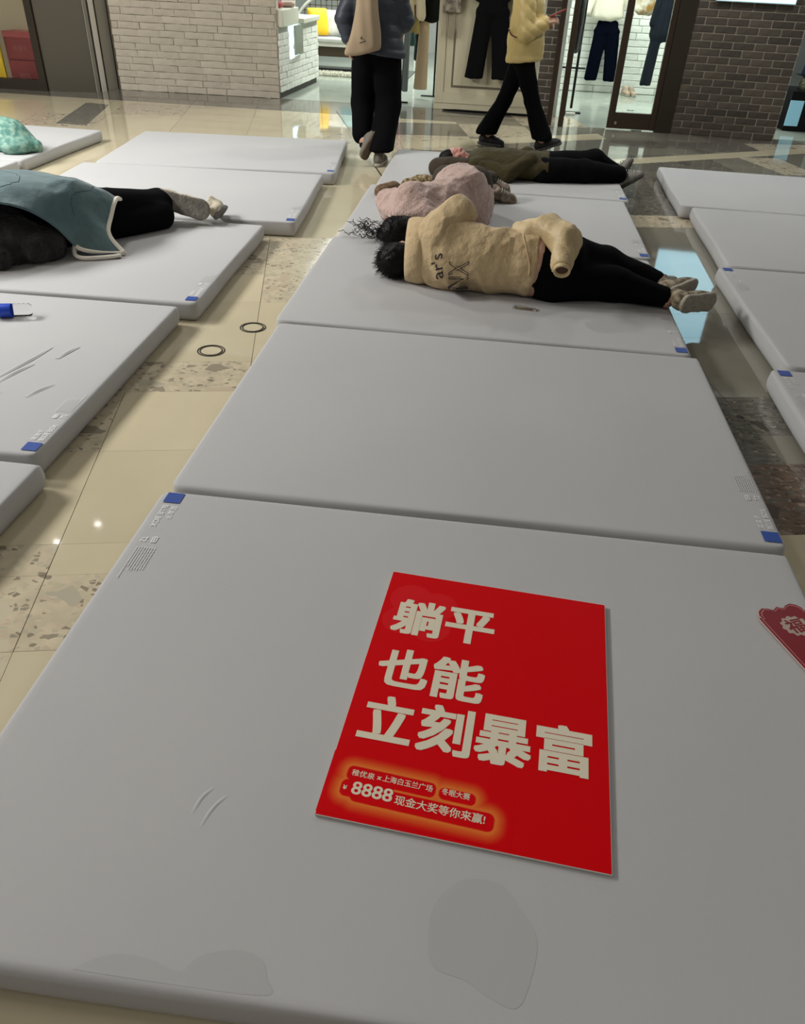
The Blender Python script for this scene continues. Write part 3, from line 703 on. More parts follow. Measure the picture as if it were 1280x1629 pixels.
def hand_mesh(w, d, n, side=1, curl=.5, spread=0, s=1.0):
    """palm and five fingers: w wrist, d finger direction, n the palm's back normal, side of the thumb"""
    w = np.array(w, float); d = unit(d); n = np.array(n, float); n = unit(n-d*(n@d)); t = np.cross(d, n)*side; pr = []
    for k in range(4): pr.append(('c', w+t*(.022-.0147*k)*s, w+d*.082*s+t*(.030-.0200*k)*s, .013*s, .0105*s))
    for k, L in enumerate((.068, .077, .071, .055)):
        p = w+d*.084*s+t*(.030-.0200*k)*s; a = 0; seg = (.45, .31, .24)
        for q, sg in enumerate(seg):
            a += curl*(.8+.1*k); dd = d*math.cos(a)-n*math.sin(a); p2 = p+dd*L*sg*s; pr.append(('c', p, p2, (.0088-.0008*q)*s, (.0082-.0010*q)*s)); p = p2
    p = w+d*.022*s+t*.026*s; dd = unit(d*.62+t*.75-n*.3); p2 = p+dd*.040*s; pr.append(('c', p, p2, .0125*s, .0105*s))
    dd = unit(d*.85+t*.30-n*.4*(1+curl)); p3 = p2+dd*.032*s; pr.append(('c', p2, p3, .0100*s, .0080*s)); pr.append(('c', w-d*.02*s, w+d*.01*s, .024*s, .024*s, t, 1.1))
    return sdf(pr, .0046, .008)
skin = mat('skin', (.50, .29, .20), .5, bump=(160, .1, .001)); skin_pink = mat('flushed_skin', (.52, .24, .19), .5)
def body_prims(J, inf=0., wid=1.5, legs=True):
    c, p = V3(*J['chest']), V3(*J['pelvis']); ws = unit(V3(*J['shR'])-V3(*J['shL'])); wp = unit(V3(*J['hipR'])-V3(*J['hipL']))
    rc = J.get('rc', .095)+inf; rp = J.get('rp', .10)+inf
    P = [('c', c, (c+p)/2, rc, rc*.95, ws, wid), ('c', (c+p)/2, p, rc*.92, rp, wp, wid*.95), ('c', J['shL'], J['shR'], .060+inf, .060+inf),
         ('c', c, J['neck'], .07+inf, .045+inf*.5)]
    return P
def arm_prims(J, side, inf=0., g=1.):
    s, e, w = J['sh'+side], J['el'+side], J['wr'+side]
    return [('c', s, e, (.050+inf)*g, (.041+inf)*g), ('c', e, w, (.040+inf)*g, (.028+inf)*g)]
def leg_prims(J, side, inf=0., flare=0., low=1.):
    h, k, a = J['hip'+side], J['kn'+side], J['an'+side]
    return [('c', h, k, .080+inf, .056+inf), ('c', k, a, .055+inf, .038*low+inf+flare)]
def full_body(J, e, m, head=True, hands=(), res=.013):
    R = frame(J['front'], J['up']); hc = V3(*J['head']); nk = hc-R[:, 2]*.085-R[:, 1]*.01
    pr = body_prims(J)+arm_prims(J, 'L')+arm_prims(J, 'R')+leg_prims(J, 'L')+leg_prims(J, 'R')+[('c', J['neck'], nk, .052, .050)]
    for s in 'LR': pr.append(('c', J['an'+s], V3(*J['an'+s])+unit(J['toe'+s])*.03, .034, .030))
    parts = [sdf(pr, res, .04, ground=J.get('ground')), sdf(head_prims(hc, R, J.get('hs', .97))+[('c', nk+R[:, 2]*.03, nk-R[:, 2]*.02, .050, .050)], .0062, .016)]
    for h in hands: parts.append(hand_mesh(*h))
    for s in 'LR':
        a_, k_ = V3(*J['an'+s]), V3(*J['kn'+s]); d_ = unit(k_-a_); blob('sock', [('c', a_-d_*.01+unit(J['toe'+s])*.03, a_, .037, .040), ('c', a_, a_+d_*.13, .041, .048)], mat(J.get('sock', 'black_sock'), (.008, .008, .009), .9, spec=.1), e, .009, .01)
    v, f = merge(parts); o = mk('body', v, f, m, e, smooth=True); return R, hc
def shoe(name, ankle, toe, up, m, ms, parent, L=.25, w=.046, sole_h=.022, k=.02, lift=None):
    """a shoe: ankle joint position, toe direction, up (shin) direction"""
    R = frame(toe, up); a = V3(*ankle); P = lambda x, y, z: a+R@np.array([x, y, z]); X = R[:, 0]; U = R[:, 2]
    up_ = [('c', P(0, -.045, -.045), P(0, L*.55, -.058), w*.86, w*.80, U, .95), ('c', P(0, L*.3, -.05), P(0, L*.62, -.064), w*.95, w*.88, U, .72), ('c', P(0, -.03, -.03), P(0, -.012, .018), w*.90, w*.85), ('c', P(0, .02, -.01), P(0, L*.4, -.045), w*.62, w*.7)]
    o = blob(name, up_, m, parent, .0075, k, cuts=[(P(0, 0, .028), U), (P(0, 0, -.087), -U)], disp=lambda v: .0016*folds(v, 70, 3))
    so = [('c', P(0, -.052, -.088), P(0, L*.30, -.088), w*.92, w*.86), ('c', P(0, L*.30, -.088), P(0, L*.62, -.086), w*.86, w*1.0)]
    q = blob('sole', so, ms, o, .0075, .02, cuts=[(P(0, 0, -.070), U), (P(0, 0, -.070-sole_h*1.2), -U)])
    ls = MB()
    for i in range(4):
        y = .045+i*.017; z = -.004-i*.011; ls.tube([P(-.024, y, z+.012), P(0, y+.004, z+.026), P(.024, y, z+.012)], .0028, 5)
    l = ls.make('laces', mat('pale_laces', (.5, .48, .42), .8), o, smooth=True); return o
def hair(c, R, m, parent, s=1.0, extra=(), strands=0, spread=.03, length=.08, seed=1, away=None, r=.0035):
    c = V3(*c); P = lambda x, y, z: c+R@(np.array([x, y, z])*s)
    pr = [('e', P(0, -.020, .040), (.086*s, .096*s, .096*s), R), ('e', P(0, -.045, -.010), (.080*s, .070*s, .10*s), R)]+list(extra)
    v, f = sdf(pr, .007, .03, cuts=[(P(0, .070, .03), R@unit([0, 1, -.35]))]); n = vnormals(v, f); v = v+n*(.003*folds(v, 90, 2, R[:, 2])[:, None]); b = [(v, f)]
    rs = np.random.RandomState(seed); mb = MB()
    for i in range(strands):
        t = v[rs.randint(len(v))]; nn = unit(t-c+(away if away is not None else 0)*.15); L = length*rs.uniform(.5, 1.1); q = [t-nn*.01]
        sd = unit(np.cross(nn, rs.randn(3))); cu = rs.uniform(.2, 1.2)
        for j in range(1, 6): q.append(q[-1]+(nn+sd*math.sin(j*cu)*.5+np.array([0, 0, -.15]))*L/5)
        q = [[a[0], a[1], max(a[2], T+.004)] for a in q]
        mb.tube(q, [r*(1-.15*j) for j in range(6)], 4)
    if mb.v: b.append((np.array(mb.v), mb.f))
    V, F = [], []; k = 0
    for v_, f_ in b: V += [tuple(x) for x in v_]; F += [[i+k for i in q] for q in (f_.tolist() if hasattr(f_, 'tolist') else f_)]; k += len(v_)
    return mk('hair', V, F, m, parent, smooth=True)
def eyes(hc, R, parent, s=.97):
    for sx in (-1, 1):
        c = V3(*hc)+R@(np.array([sx*.032, .0805, .013])*s); M = Matrix.Translation(Vector(c))
        MB().lathe([(.0105*math.sin(a), .0105*math.cos(a)) for a in np.linspace(0, PI, 9)], 12, M).make('eye', mat('dark_eye', (.03, .02, .015), .15), parent, smooth=True)
def quilt(axis, pitch, amp, w=.35):
    a = unit(axis)
    return lambda v: amp*(np.abs(np.sin(PI*(v@a+.012*noise(v, 9))/pitch))**.45-.6)+amp*.35*noise(v, 26, 4)
def decal(name, body, m, parent, target, org, ux, uy, x0, y0, w=None, h=None, off=.0025, outline=False):
    """print thrown onto a garment's surface along -(ux x uy)"""
    v, f = glyphs(body, 1); v = fit(v, x0, y0, w, h)
    if outline:                                       # keep only a thin line round every letter
        bm = bmesh.new(); vs = [bm.verts.new((a[0], a[1], 0)) for a in v]
        for q in f:
            try: bm.faces.new([vs[i] for i in q])
            except Exception: pass
        bmesh.ops.remove_doubles(bm, verts=bm.verts, dist=1e-6)
        be = [(e_.verts[0].co.copy(), e_.verts[1].co.copy()) for e_ in bm.edges if e_.is_boundary]; bm.free(); V = []; F = []
        for a, b in be:
            d_ = (b-a); 
            if d_.length < 1e-6: continue
            d_.normalize(); n_ = Vector((-d_.y, d_.x, 0))*.0016; a, b = a-d_*.001, b+d_*.001; k = len(V); V += [a+n_, a-n_, b-n_, b+n_]; F.append([k, k+1, k+2, k+3])
        v = np.array(V)[:, :2]; f = F
    org, ux, uy = V3(*org), unit(ux), unit(uy); n = np.cross(ux, uy); bv = BVHTree.FromPolygons([tuple(wmat(target) @ q.co) for q in target.data.vertices], [tuple(p.vertices) for p in target.data.polygons])
    out = []
    for a in v:
        p = org+ux*a[0]+uy*a[1]+n*.4; h_ = bv.ray_cast(Vector(p), Vector(-n)); q = np.array(h_[0])+n*off if h_[0] is not None else org+ux*a[0]+uy*a[1]; out.append(q)
    return tag(mk(name, out, f, m, parent), kind='stuff')

black_cloth = mat('black_cotton', (.0035, .0035, .004), .9, bump=(200, .2, .002), spec=.08); black_hair = mat('black_hair', (.004, .0032, .003), .5, spec=.2)
sole_dark = mat('dark_rubber_sole', (.05, .045, .04), .7); sole_pale = mat('pale_rubber_sole', (.42, .38, .30), .7, var=(60, (.30, .27, .22), 1))

# ---- woman walking away with a tote bag
def walker_away():
    e = empty('person', (-.12, 5.55, 0)); tag(e, 'person walking away in a slate quilted puffer jacket and black trousers', 'person')
    J = dict(chest=(-.19, 5.74, 1.24), pelvis=(-.18, 5.75, .90), neck=(-.19, 5.74, 1.43), head=(-.19, 5.78, 1.575), front=(0, 1, -.1), up=(0, .1, 1),
             shL=(-.36, 5.74, 1.37), shR=(-.02, 5.74, 1.37), elL=(-.455, 5.72, 1.12), wrL=(-.42, 5.70, .965), elR=(.05, 5.82, 1.12), wrR=(-.02, 6.03, 1.02),
             hipL=(-.27, 5.75, .86), hipR=(-.09, 5.75, .86), knL=(-.30, 5.80, .47), knR=(-.05, 5.72, .47), anL=(-.255, 5.60, .19), anR=(-.105, 5.54, .085),
             toeL=(-.25, -.35, -.9), toeR=(.1, 1, -.05))
    R, hc = full_body(J, e, skin, hands=[(J['wrL'], (.05, -.12, -1), (-1, 0, 0), -1, .35), (J['wrR'], (-.05, .7, -.3), (0, .2, 1), -1, .5)]); eyes(hc, R, e)
    jm = mat('slate_puffer_nylon', (.032, .038, .050), .5, bump=(40, .25, .004))
    torso = body_prims(J, .045, 1.45)+[('c', (-.18, 5.75, 1.0), (-.18, 5.75, .88), .155, .185, (1, 0, 0), 1.42), ('c', (-.19, 5.73, 1.45), (-.19, 5.74, 1.49), .075, .072)]
    arms = [('c', J['shL'], J['elL'], .085, .080), ('c', J['elL'], (-.425, 5.70, .985), .080, .058), ('c', J['shR'], J['elR'], .085, .080), ('c', J['elR'], (-.01, 5.99, 1.035), .078, .055)]
    j = blob('puffer_jacket', torso+arms, jm, e, .0115, .035, cuts=[((-.18, 5.75, .875), (-.14, 0, -1)), ((-.19, 5.74, 1.50), (0, 0, 1))], disp=lambda v: .008*(np.abs(np.sin(PI*(v[:, 2]+.10*np.abs(v[:, 0]+.18)+.008*noise(v, 9))/.085))**.45-.6)+.004*noise(v, 30, 4))
    tr = leg_prims(J, 'R', .040, .045)+[('c', J['hipL'], J['knL'], .122, .108), ('c', J['knL'], (-.285, 5.66, .24), .106, .090)]+[('c', (-.24, 5.75, .92), (-.12, 5.75, .92), .13, .13), ('c', (-.09, 5.75, .86), (-.06, 5.72, .5), .122, .108), ('c', (-.06, 5.70, .47), (-.09, 5.57, .17), .105, .085)]
    blob('trousers', tr, black_cloth, e, .012, .03, cuts=[((-.1, 5.55, .125), (0, .0, -1))], disp=lambda v: .008*folds(v, 11, 1, (0, 0, 1), .3))
    sm = mat('grey_suede_shoe', (.16, .145, .12), .8); gum = mat('brown_gum_sole', (.10, .068, .045), .7)
    shoe('shoe', (-.105, 5.54, .098), (.1, 1, 0), (0, 0, 1), sm, sole_pale, e); shoe('shoe', (-.225, 5.58, .205), (-.42, -.62, -.75), (-.05, .8, .55), sm, gum, e)
    hair(hc, R, black_hair, e, extra=[('e', hc+R@V3(0, -.07, -.11), (.075, .05, .12), R)])
    # tote bag
    b = empty('tote_bag', (-.27, 5.55, .86)); tag(b, 'beige canvas tote bag hanging on the back of the walking person in slate puffer', 'bag')
    G = [[(-.425, 5.535, .875), (-.40, 5.50, .862), (-.30, 5.485, .868), (-.19, 5.49, .895), (-.118, 5.53, .915)],
         [(-.418, 5.535, .905), (-.39, 5.485, .90), (-.29, 5.47, .905), (-.18, 5.475, .93), (-.108, 5.53, .945)],
         [(-.370, 5.535, 1.02), (-.345, 5.485, 1.02), (-.27, 5.465, 1.03), (-.18, 5.475, 1.04), (-.112, 5.53, 1.05)],
         [(-.335, 5.54, 1.18), (-.31, 5.495, 1.18), (-.25, 5.475, 1.18), (-.185, 5.485, 1.19), (-.135, 5.54, 1.19)],
         [(-.315, 5.55, 1.34), (-.29, 5.515, 1.34), (-.24, 5.50, 1.34), (-.19, 5.51, 1.34), (-.155, 5.56, 1.34)]]
    L = loft(G, 30, 24); L[..., 1] += .004*np.sin(L[..., 0]*60+L[..., 2]*8)*np.clip((L[..., 2]-.86)*6, 0, 1); v, f = shell(L[::-1], .022)
    bg = mk('pouch', v, f, mat('beige_canvas', (.36, .27, .17), .85, bump=(300, .2, .001)), b, smooth=True)
    MB().tube(catmull([(-.29, 5.53, 1.32), (-.22, 5.60, 1.43), (-.10, 5.74, 1.465), (-.04, 5.82, 1.40)], 12), .014, 6).make('strap', mat('beige_canvas', (.36, .27, .17), .85), b, smooth=True)
    ink = mat('dark_ink', (.03, .02, .02), .8); o = MB()
    tb = BVHTree.FromPolygons([tuple(wmat(bg) @ q_.co) for q_ in bg.data.vertices], [tuple(p_.vertices) for p_ in bg.data.polygons]); hh = tb.ray_cast(Vector((-.26, 5.0, .99)), Vector((0, 1, 0)))[0]; yb = (hh.y if hh else 5.47)-.001
    def bar(x0, z0, x1, z1, w=.004):
        o.tube([(x0, yb, z0), (x1, yb, z1)], w/2, 5)
    bar(-.275, .995, -.262, 1.012); bar(-.262, 1.012, -.258, .992); bar(-.258, .994, -.242, .992); bar(-.268, 1.0, -.266, .988); bar(-.282, .962, -.232, .982, .005)
    tag(o.make('printed_mark', ink, b), kind='stuff')
walker_away()

# ---- woman in yellow walking right with a red phone
def walker_yellow():
    e = empty('person', (1.12, 6.76, 0)); tag(e, 'person in a yellow puffer jacket and black flared trousers striding to the right', 'person')
    J = dict(chest=(1.10, 6.76, 1.20), pelvis=(1.12, 6.76, .86), neck=(1.10, 6.76, 1.40), head=(1.14, 6.76, 1.535), front=(1, 0, -.25), up=(.25, 0, 1),
             shL=(1.09, 6.92, 1.33), shR=(1.09, 6.60, 1.33), elL=(1.10, 6.97, 1.06), wrL=(1.27, 6.82, 1.10), elR=(1.12, 6.53, 1.04), wrR=(1.29, 6.62, 1.125),
             hipL=(1.12, 6.84, .82), hipR=(1.12, 6.68, .82), knL=(.985, 6.84, .44), knR=(1.26, 6.68, .46), anL=(.845, 6.84, .115), anR=(1.395, 6.68, .105),
             toeL=(1, 0, -.25), toeR=(1, 0, .35))
    R, hc = full_body(J, e, skin, hands=[(J['wrR'], (1, .25, .35), (0, -.6, .8), -1, .45, 0, .95), (J['wrL'], (1, -.6, .2), (0, .6, .8), 1, .45, 0, .95)]); eyes(hc, R, e)
    jm = mat('yellow_puffer_nylon', (.58, .44, .17), .45, bump=(35, .35, .005)); q = quilt((0, 0, 1), .17, .009)
    tor = [('c', (1.12, 6.76, 1.24), (1.13, 6.76, .98), .150, .168, (0, 1, 0), 1.2), ('c', (1.13, 6.76, 1.0), (1.135, 6.76, .82), .170, .178, (0, 1, 0), 1.15), ('c', J['shL'], J['shR'], .09, .09),
           ('e', (.99, 6.76, 1.38), (.085, .12, .075)), ('c', (1.10, 6.76, 1.38), (1.12, 6.76, 1.43), .09, .085)]
    blob('puffer_jacket', tor, jm, e, .0115, .03, cuts=[((1.13, 6.76, .795), (.12, 0, -1)), ((1.1, 6.76, 1.45), (.1, 0, 1))], disp=lambda v: q(v)+.004*folds(v, 30, 2))
    q2 = lambda v: .009*(np.abs(np.sin(PI*(v[:, 0]*.6+v[:, 2]*.8+.02*noise(v, 12))/.07))**.5-.6)+.003*noise(v, 40)
    for s, el, wr in (('R', J['elR'], (1.285, 6.615, 1.12)), ('L', J['elL'], (1.265, 6.83, 1.098))):
        blob('sleeve', [('c', J['sh'+s], el, .088, .080), ('c', el, wr, .080, .062)], jm, e, .0105, .02, cuts=[(V3(*wr)+V3(.03, 0, .01), (1, .1*(1 if s == 'R' else -1), .3))], disp=q2)
    blob('trousers', [('c', (1.12, 6.80, .84), (1.12, 6.72, .84), .125, .125)]+[('c', J['hipL'], J['knL'], .105, .072), ('c', J['knL'], (.83, 6.84, .12), .066, .098, (1, 0, 0), 1.1), ('c', J['hipR'], J['knR'], .105, .072), ('c', J['knR'], (1.40, 6.68, .14), .066, .095, (1, 0, 0), 1.1)],
         black_cloth, e, .011, .03, cuts=[((.8, 6.84, .115), (0, 0, -1))], disp=lambda v: .005*folds(v, 12, 1))
    bs = mat('black_suede_shoe', (.012, .011, .011), .7)
    shoe('shoe', (.845, 6.84, .105), (1, 0, -.06), (0, 0, 1), bs, sole_dark, e, .24); shoe('shoe', (1.40, 6.68, .115), (1, 0, .36), (-.36, 0, 1), bs, sole_dark, e, .24)
    hair(hc, R, black_hair, e, extra=[('e', hc+R@V3(0, -.07, -.10), (.07, .05, .10), R)])
    MB().tube(catmull([(.955, 6.66, 1.06), (.985, 6.575, 1.015), (1.05, 6.525, 1.0), (1.14, 6.53, 1.01)], 12), .006, 6).make('bag_strap', mat('dark_red_leather', (.10, .01, .015), .4), e, smooth=True)
    p = empty('phone', (1.36, 6.66, 1.19)); tag(p, 'phone in a red case held out by the person in yellow', 'phone')
    MB().box((-.075, -.036, -.0045), (.075, .036, .0045), .003).make('case', mat('red_phone_case', (.40, .012, .03), .35), p, local=True, smooth=False)
    MB().box((-.070, -.032, .0045), (.070, .032, .0052)).make('screen', mat('phone_screen', (.02, .02, .025), .08), p, local=True); p.rotation_euler = (0, -.42, .15); p.location = (1.395, 6.665, 1.205)
walker_yellow()

# ---- sleeper in cream lettered jacket
def sleeper_cream():
    e = empty('person', (.85, 2.1, T)); tag(e, 'person asleep on their side in a cream lettered jacket, shoes over the mat edge', 'person')
    J = dict(chest=(.80, 2.10, .275), pelvis=(1.26, 2.10, .265), neck=(.62, 2.18, .27), head=(.50, 2.25, .205), front=(-.15, 1, .05), up=(-1, .15, -.25),
             shL=(.72, 2.14, .155), shR=(.72, 2.12, .40), elL=(.70, 2.40, .15), wrL=(.50, 2.48, .13), elR=(.80, 2.20, .475), wrR=(.74, 2.42, .28), rc=.11, rp=.115,
             hipL=(1.32, 2.08, .195), hipR=(1.32, 2.12, .33), knL=(1.64, 2.14, .185), knR=(1.62, 2.33, .235), anL=(1.925, 2.055, .155), anR=(1.90, 2.23, .185),
             toeL=(.5, .6, -.1), toeR=(.5, .6, 0), ground=T+.001)
    R, hc = full_body(J, e, skin, hands=[(J['wrL'], (-1, .3, 0), (0, 0, 1), 1, .35), (J['wrR'], (-.4, .6, -.5), (0, .3, 1), 1, .5)])
    jm = mat('cream_fleece_backed_cotton', (.56, .42, .235), .85, bump=(17, .75, .022), sheen=.15)
    tor = [('c', (.80, 2.11, .275), (1.02, 2.10, .265), .130, .122, (0, -.15, 1), 1.38), ('c', (1.02, 2.10, .265), (1.24, 2.10, .27), .122, .140, (0, -.15, 1), 1.25), ('c', (.72, 2.14, .19), (.71, 2.12, .37), .105, .105), ('c', (.72, 2.14, .27), (.615, 2.185, .25), .115, .110, (0, 0, 1), 1.15)]
    j = blob('jacket', tor, jm, e, .010, .04, cuts=[((1.205, 2.1, .25), (1, .08, -.10)), ((.60, 2.18, .25), (-1, .25, .15))], ground=T+.0015,
             disp=lambda v: .012*folds(v, 13, 1, (.25, 0, 1), .35)*np.clip((v[:, 0]-.62)*5, .2, 1)+.005*folds(v, 30, 6, (.1, 0, 1), .4)+.003*noise(v, 42, 3))
    blob('sleeve', [('c', (.715, 2.11, .385), (.80, 2.17, .465), .100, .088), ('c', (.80, 2.17, .465), (.745, 2.40, .29), .085, .060)], jm, e, .010, .03, ground=T+.0015, disp=lambda v: .013*folds(v, 14, 5)+.005*folds(v, 32, 2))
    # stand-up hood / collar round the head
    Gc = []
    for t in np.linspace(-.5, PI+.35, 9):
        cy, cz = 2.20-math.sin(t)*.135, .255+math.cos(t)*.165; Gc.append([(.665, cy+.015, max(cz, T+.01)), (.615, cy-.012, max(cz+.004, T+.008)), (.565, cy+.006, max(cz*.98+.004, T+.006)), (.545, cy+.03, max(cz*.96, T+.006))])
    G = loft(Gc, 50, 14); nz = noise(G.reshape(-1, 3), 22).reshape(G.shape[:2]); G[..., 1] -= .006*nz; G[..., 2] = np.maximum(G[..., 2]+.006*nz, T+.004)
    v, f = shell(G, .013); mk('collar', v, f, jm, e, smooth=True)
    lin = mat('pale_pink_lining', (.50, .32, .24), .8)
    blob('shirt_hem', [('c', (1.15, 2.10, .262), (1.27, 2.10, .262), .128, .130, (0, -.15, 1), 1.28)], lin, e, .010, .02, cuts=[((1.222, 2.1, .25), (1, .15, -.14)), ((1.15, 2.1, .25), (-1, 0, 0))], ground=T+.0015, disp=lambda v: .006*folds(v, 26, 2, (1, 0, 0)))
    blob('trousers', [('c', (1.18, 2.09, .26), (1.36, 2.10, .27), .118, .125, (0, 0, 1), 1.22), ('c', J['hipL'], J['knL'], .112, .088), ('c', J['knL'], (1.91, 2.06, .165), .086, .052), ('c', (1.34, 2.13, .315), J['knR'], .112, .088), ('c', J['knR'], (1.885, 2.235, .185), .084, .052), ('c', (1.3, 2.2, .25), (1.6, 2.27, .19), .09, .08)],
         black_cloth, e, .012, .035, cuts=[((1.935, 2.1, .17), (1, 0, 0))], ground=T+.001, disp=lambda v: .007*folds(v, 10, 4))
    sm = mat('worn_beige_leather', (.42, .34, .22), .6, var=(30, (.10, .075, .045), 1), bump=(35, .5, .005)); so = sole_pale
    skinm = skin
    for nm, a0, a1 in (('ankle', (1.90, 2.235, .185), (1.975, 2.235, .185)), ('ankle', (1.93, 2.06, .165), (1.975, 2.055, .16))): blob('sock', [('c', a0, a1, .034, .034)], mat('grey_sock', (.22, .20, .17), .9), e, .008)
    shoe('shoe', (1.985, 2.055, .165), (.62, .60, -.12), (-.80, .58, .05), sm, so, e, .25, .052); shoe('shoe', (1.935, 2.20, .18), (.62, .66, .02), (-.76, .62, .1), sm, so, e, .20, .044)
    hair(hc, R, black_hair, e, 1.02, strands=900, length=.042, seed=5, r=.0016, away=V3(-1.5, -.8, -.6))
    # empty puffer sleeve lying across the hip
    pm = mat('cream_puffer_nylon', (.60, .46, .25), .5, bump=(26, .6, .012))
    ps = blob('puffer_sleeve', [('c', (1.14, 2.12, .425), (1.27, 2.10, .440), .050, .072), ('c', (1.27, 2.10, .440), (1.355, 2.02, .420), .072, .072), ('c', (1.355, 2.02, .420), (1.345, 1.86, .325), .070, .046)], pm, e, .009, .03,
              cuts=[((1.345, 1.87, .33), (-.02, -.85, -.5))], disp=lambda v: .010*(np.abs(np.sin(PI*(v[:, 0]+v[:, 1]*.9)/.085))**.5-.6)+.009*folds(v, 22, 2)+.003*noise(v, 36, 2))
    c = V3(1.345, 1.852, .320); a = unit((-.02, -.85, -.5)); M = Matrix.Translation(Vector(c)) @ Vector(a).to_track_quat('Z', 'Y').to_matrix().to_4x4()
    MB().lathe([(.040, -.02), (.044, -.005), (.042, .006), (.034, .004), (.030, -.012)], 24, M).make('cuff', pm, ps, smooth=True)
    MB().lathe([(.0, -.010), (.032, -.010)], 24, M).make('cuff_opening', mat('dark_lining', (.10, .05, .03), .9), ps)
    ink = mat('dark_jacket_ink', (.03, .02, .03), .8)
    decal('lettering', "ar's", ink, e, j, (.755, 1.93, .225), (-.12, .42, .86), (-.96, -.1, -.22), .0, .0, .115, None)
    decal('lettering', 'NX', ink, e, j, (.885, 1.93, .17), (-.03, .42, .86), (-1, 0, -.05), .0, .0, .13, .10, outline=True)
    # pocket flap and drawstring near the hem
    MB().box((1.075, 1.972, .352), (1.10, 1.976, .432), .001, -.0).make('zip_flap', jm, e)
    MB().tube(catmull([(1.14, 2.02, .44), (1.165, 1.975, .38), (1.19, 1.96, .31), (1.195, 1.955, .25)], 12), .0055, 6).make('drawstring', jm, e, smooth=True)
sleeper_cream()

# ---- sleeper in pink fleece
def sleeper_pink():
    e = empty('person', (.6, 3.25, T)); tag(e, 'person curled up asleep in dusty pink fleece with dark curly hair', 'person')
    J = dict(chest=(.56, 3.13, .25), pelvis=(.83, 3.50, .26), neck=(.47, 2.95, .22), head=(.415, 2.81, .195), front=(-.8, .5, .1), up=(-.5, -1, -.1), rc=.10, rp=.11,
             shL=(.45, 3.06, .16), shR=(.47, 3.04, .34), elL=(.42, 3.25, .17), wrL=(.45, 3.05, .16), elR=(.30, 3.18, .26), wrR=(.38, 3.0, .22),
             hipL=(.84, 3.55, .18), hipR=(.85, 3.55, .34), knL=(.55, 3.92, .17), knR=(.60, 3.92, .27), anL=(.95, 4.07, .16), anR=(.93, 4.12, .24), toeL=(1, -.1, 0), toeR=(1, 0, .1), ground=T+.001)
    R, hc = full_body(J, e, skin, hands=[(J['wrL'], (.6, -.8, 0), (0, 0, 1), 1, .5), (J['wrR'], (.6, -.8, -.1), (0, 0, 1), -1, .5)])
    fm = mat('dusty_pink_fleece', (.56, .40, .345), .95, bump=(95, .9, .008), sheen=.3, var=(40, (.47, .325, .275), 1))
    blob('fleece_jacket', [('c', (.47, 3.03, .235), (.66, 3.27, .225), .150, .145, (0, 0, 1), 1.12), ('c', (.66, 3.27, .225), (.75, 3.47, .27), .145, .180), ('c', (.75, 3.47, .27), (.83, 3.53, .22), .170, .150),
         ('c', (.84, 3.50, .17), (.86, 3.40, .13), .12, .08), ('c', (.47, 3.02, .33), (.32, 3.14, .27), .085, .075), ('c', (.32, 3.14, .27), (.36, 3.0, .22), .075, .065), ('c', (.56, 2.93, .25), (.68, 3.05, .18), .085, .09), ('c', (.47, 2.95, .22), (.45, 2.90, .22), .10, .10)],
         fm, e, .011, .05, ground=T+.0015, disp=lambda v: .016*folds(v, 11, 6, (.5, .7, .2), .4)+.007*folds(v, 26, 2)+.004*noise(v, 60, 3)+.0025*noise(v, 130, 1))
    bm = mat('dark_brown_trousers', (.045, .032, .022), .85)
    blob('trousers', leg_prims(J, 'L', .025)+leg_prims(J, 'R', .025)+[('c', (.84, 3.55, .2), (.84, 3.55, .3), .11, .11)], bm, e, .012, .03, ground=T+.001, disp=lambda v: .006*folds(v, 12, 2))
    sm = mat('mottled_tan_shoe', (.36, .29, .23), .7, var=(22, (.13, .09, .06), 1))
    shoe('shoe', (.93, 4.10, .245), (.9, .05, .05), (-.3, -.2, 1), sm, sole_pale, e, .19, .046); shoe('shoe', (.985, 4.04, .185), (.93, -.05, -.05), (-.2, -.5, .8), sm, sole_pale, e, .20, .046)
    hair(hc, R, black_hair, e, 1.08, strands=500, length=.05, r=.002, extra=[('e', (.33, 2.86, .17), (.10, .09, .06)), ('e', (.28, 2.90, .15), (.08, .08, .045)), ('e', (.52, 2.74, .17), (.09, .06, .07))])
    mb = MB(); rs = np.random.RandomState(11)
    for i in range(46):                                   # curls spilling on the mat
        c = V3(.27, 2.90, .15)+rs.randn(3)*V3(.045, .05, .02); d = unit(V3(-1, rs.uniform(-.7, .9), rs.uniform(-.1, .35))); L = rs.uniform(.07, .15); u = unit(np.cross(d, (0, 0, 1))); w = np.cross(d, u); rr = rs.uniform(.008, .02); k = rs.uniform(1.0, 2.4); ph = rs.rand()*6
        q = [c+d*L*t+(u*math.cos(k*6.28*t+ph)+w*math.sin(k*6.28*t+ph))*rr*t**.5 for t in np.linspace(0, 1, 18)]
        q = [(a[0], a[1], max(a[2], T+.004)) for a in q]; mb.tube(q, .0019, 4, False)
    h = mb.make('curls', black_hair, e, smooth=True); h['kind'] = 'stuff'
    s = empty('scarf', (.22, 4.2, T)); tag(s, 'tan patterned scarf bunched on the mat behind the pink fleece sleeper', 'scarf')
    pm = mat('tan_patterned_cloth', (.36, .27, .14), .85, var=(42, (.07, .045, .02), 1))
    blob('bundle', [('c', (.30, 4.26, .12), (.50, 4.36, .125), .055, .06), ('e', (.42, 4.33, .14), (.10, .05, .055))], pm, s, .010, .03, ground=T+.0012, disp=lambda v: .008*folds(v, 16, 2))
    blob('end', [('c', (.13, 4.02, .125), (.22, 4.10, .13), .05, .055)], mat('brown_knit', (.22, .13, .07), .9, var=(50, (.10, .06, .035), 1)), s, .010, .03, ground=T+.0012, disp=lambda v: .008*folds(v, 20, 2))
sleeper_pink()

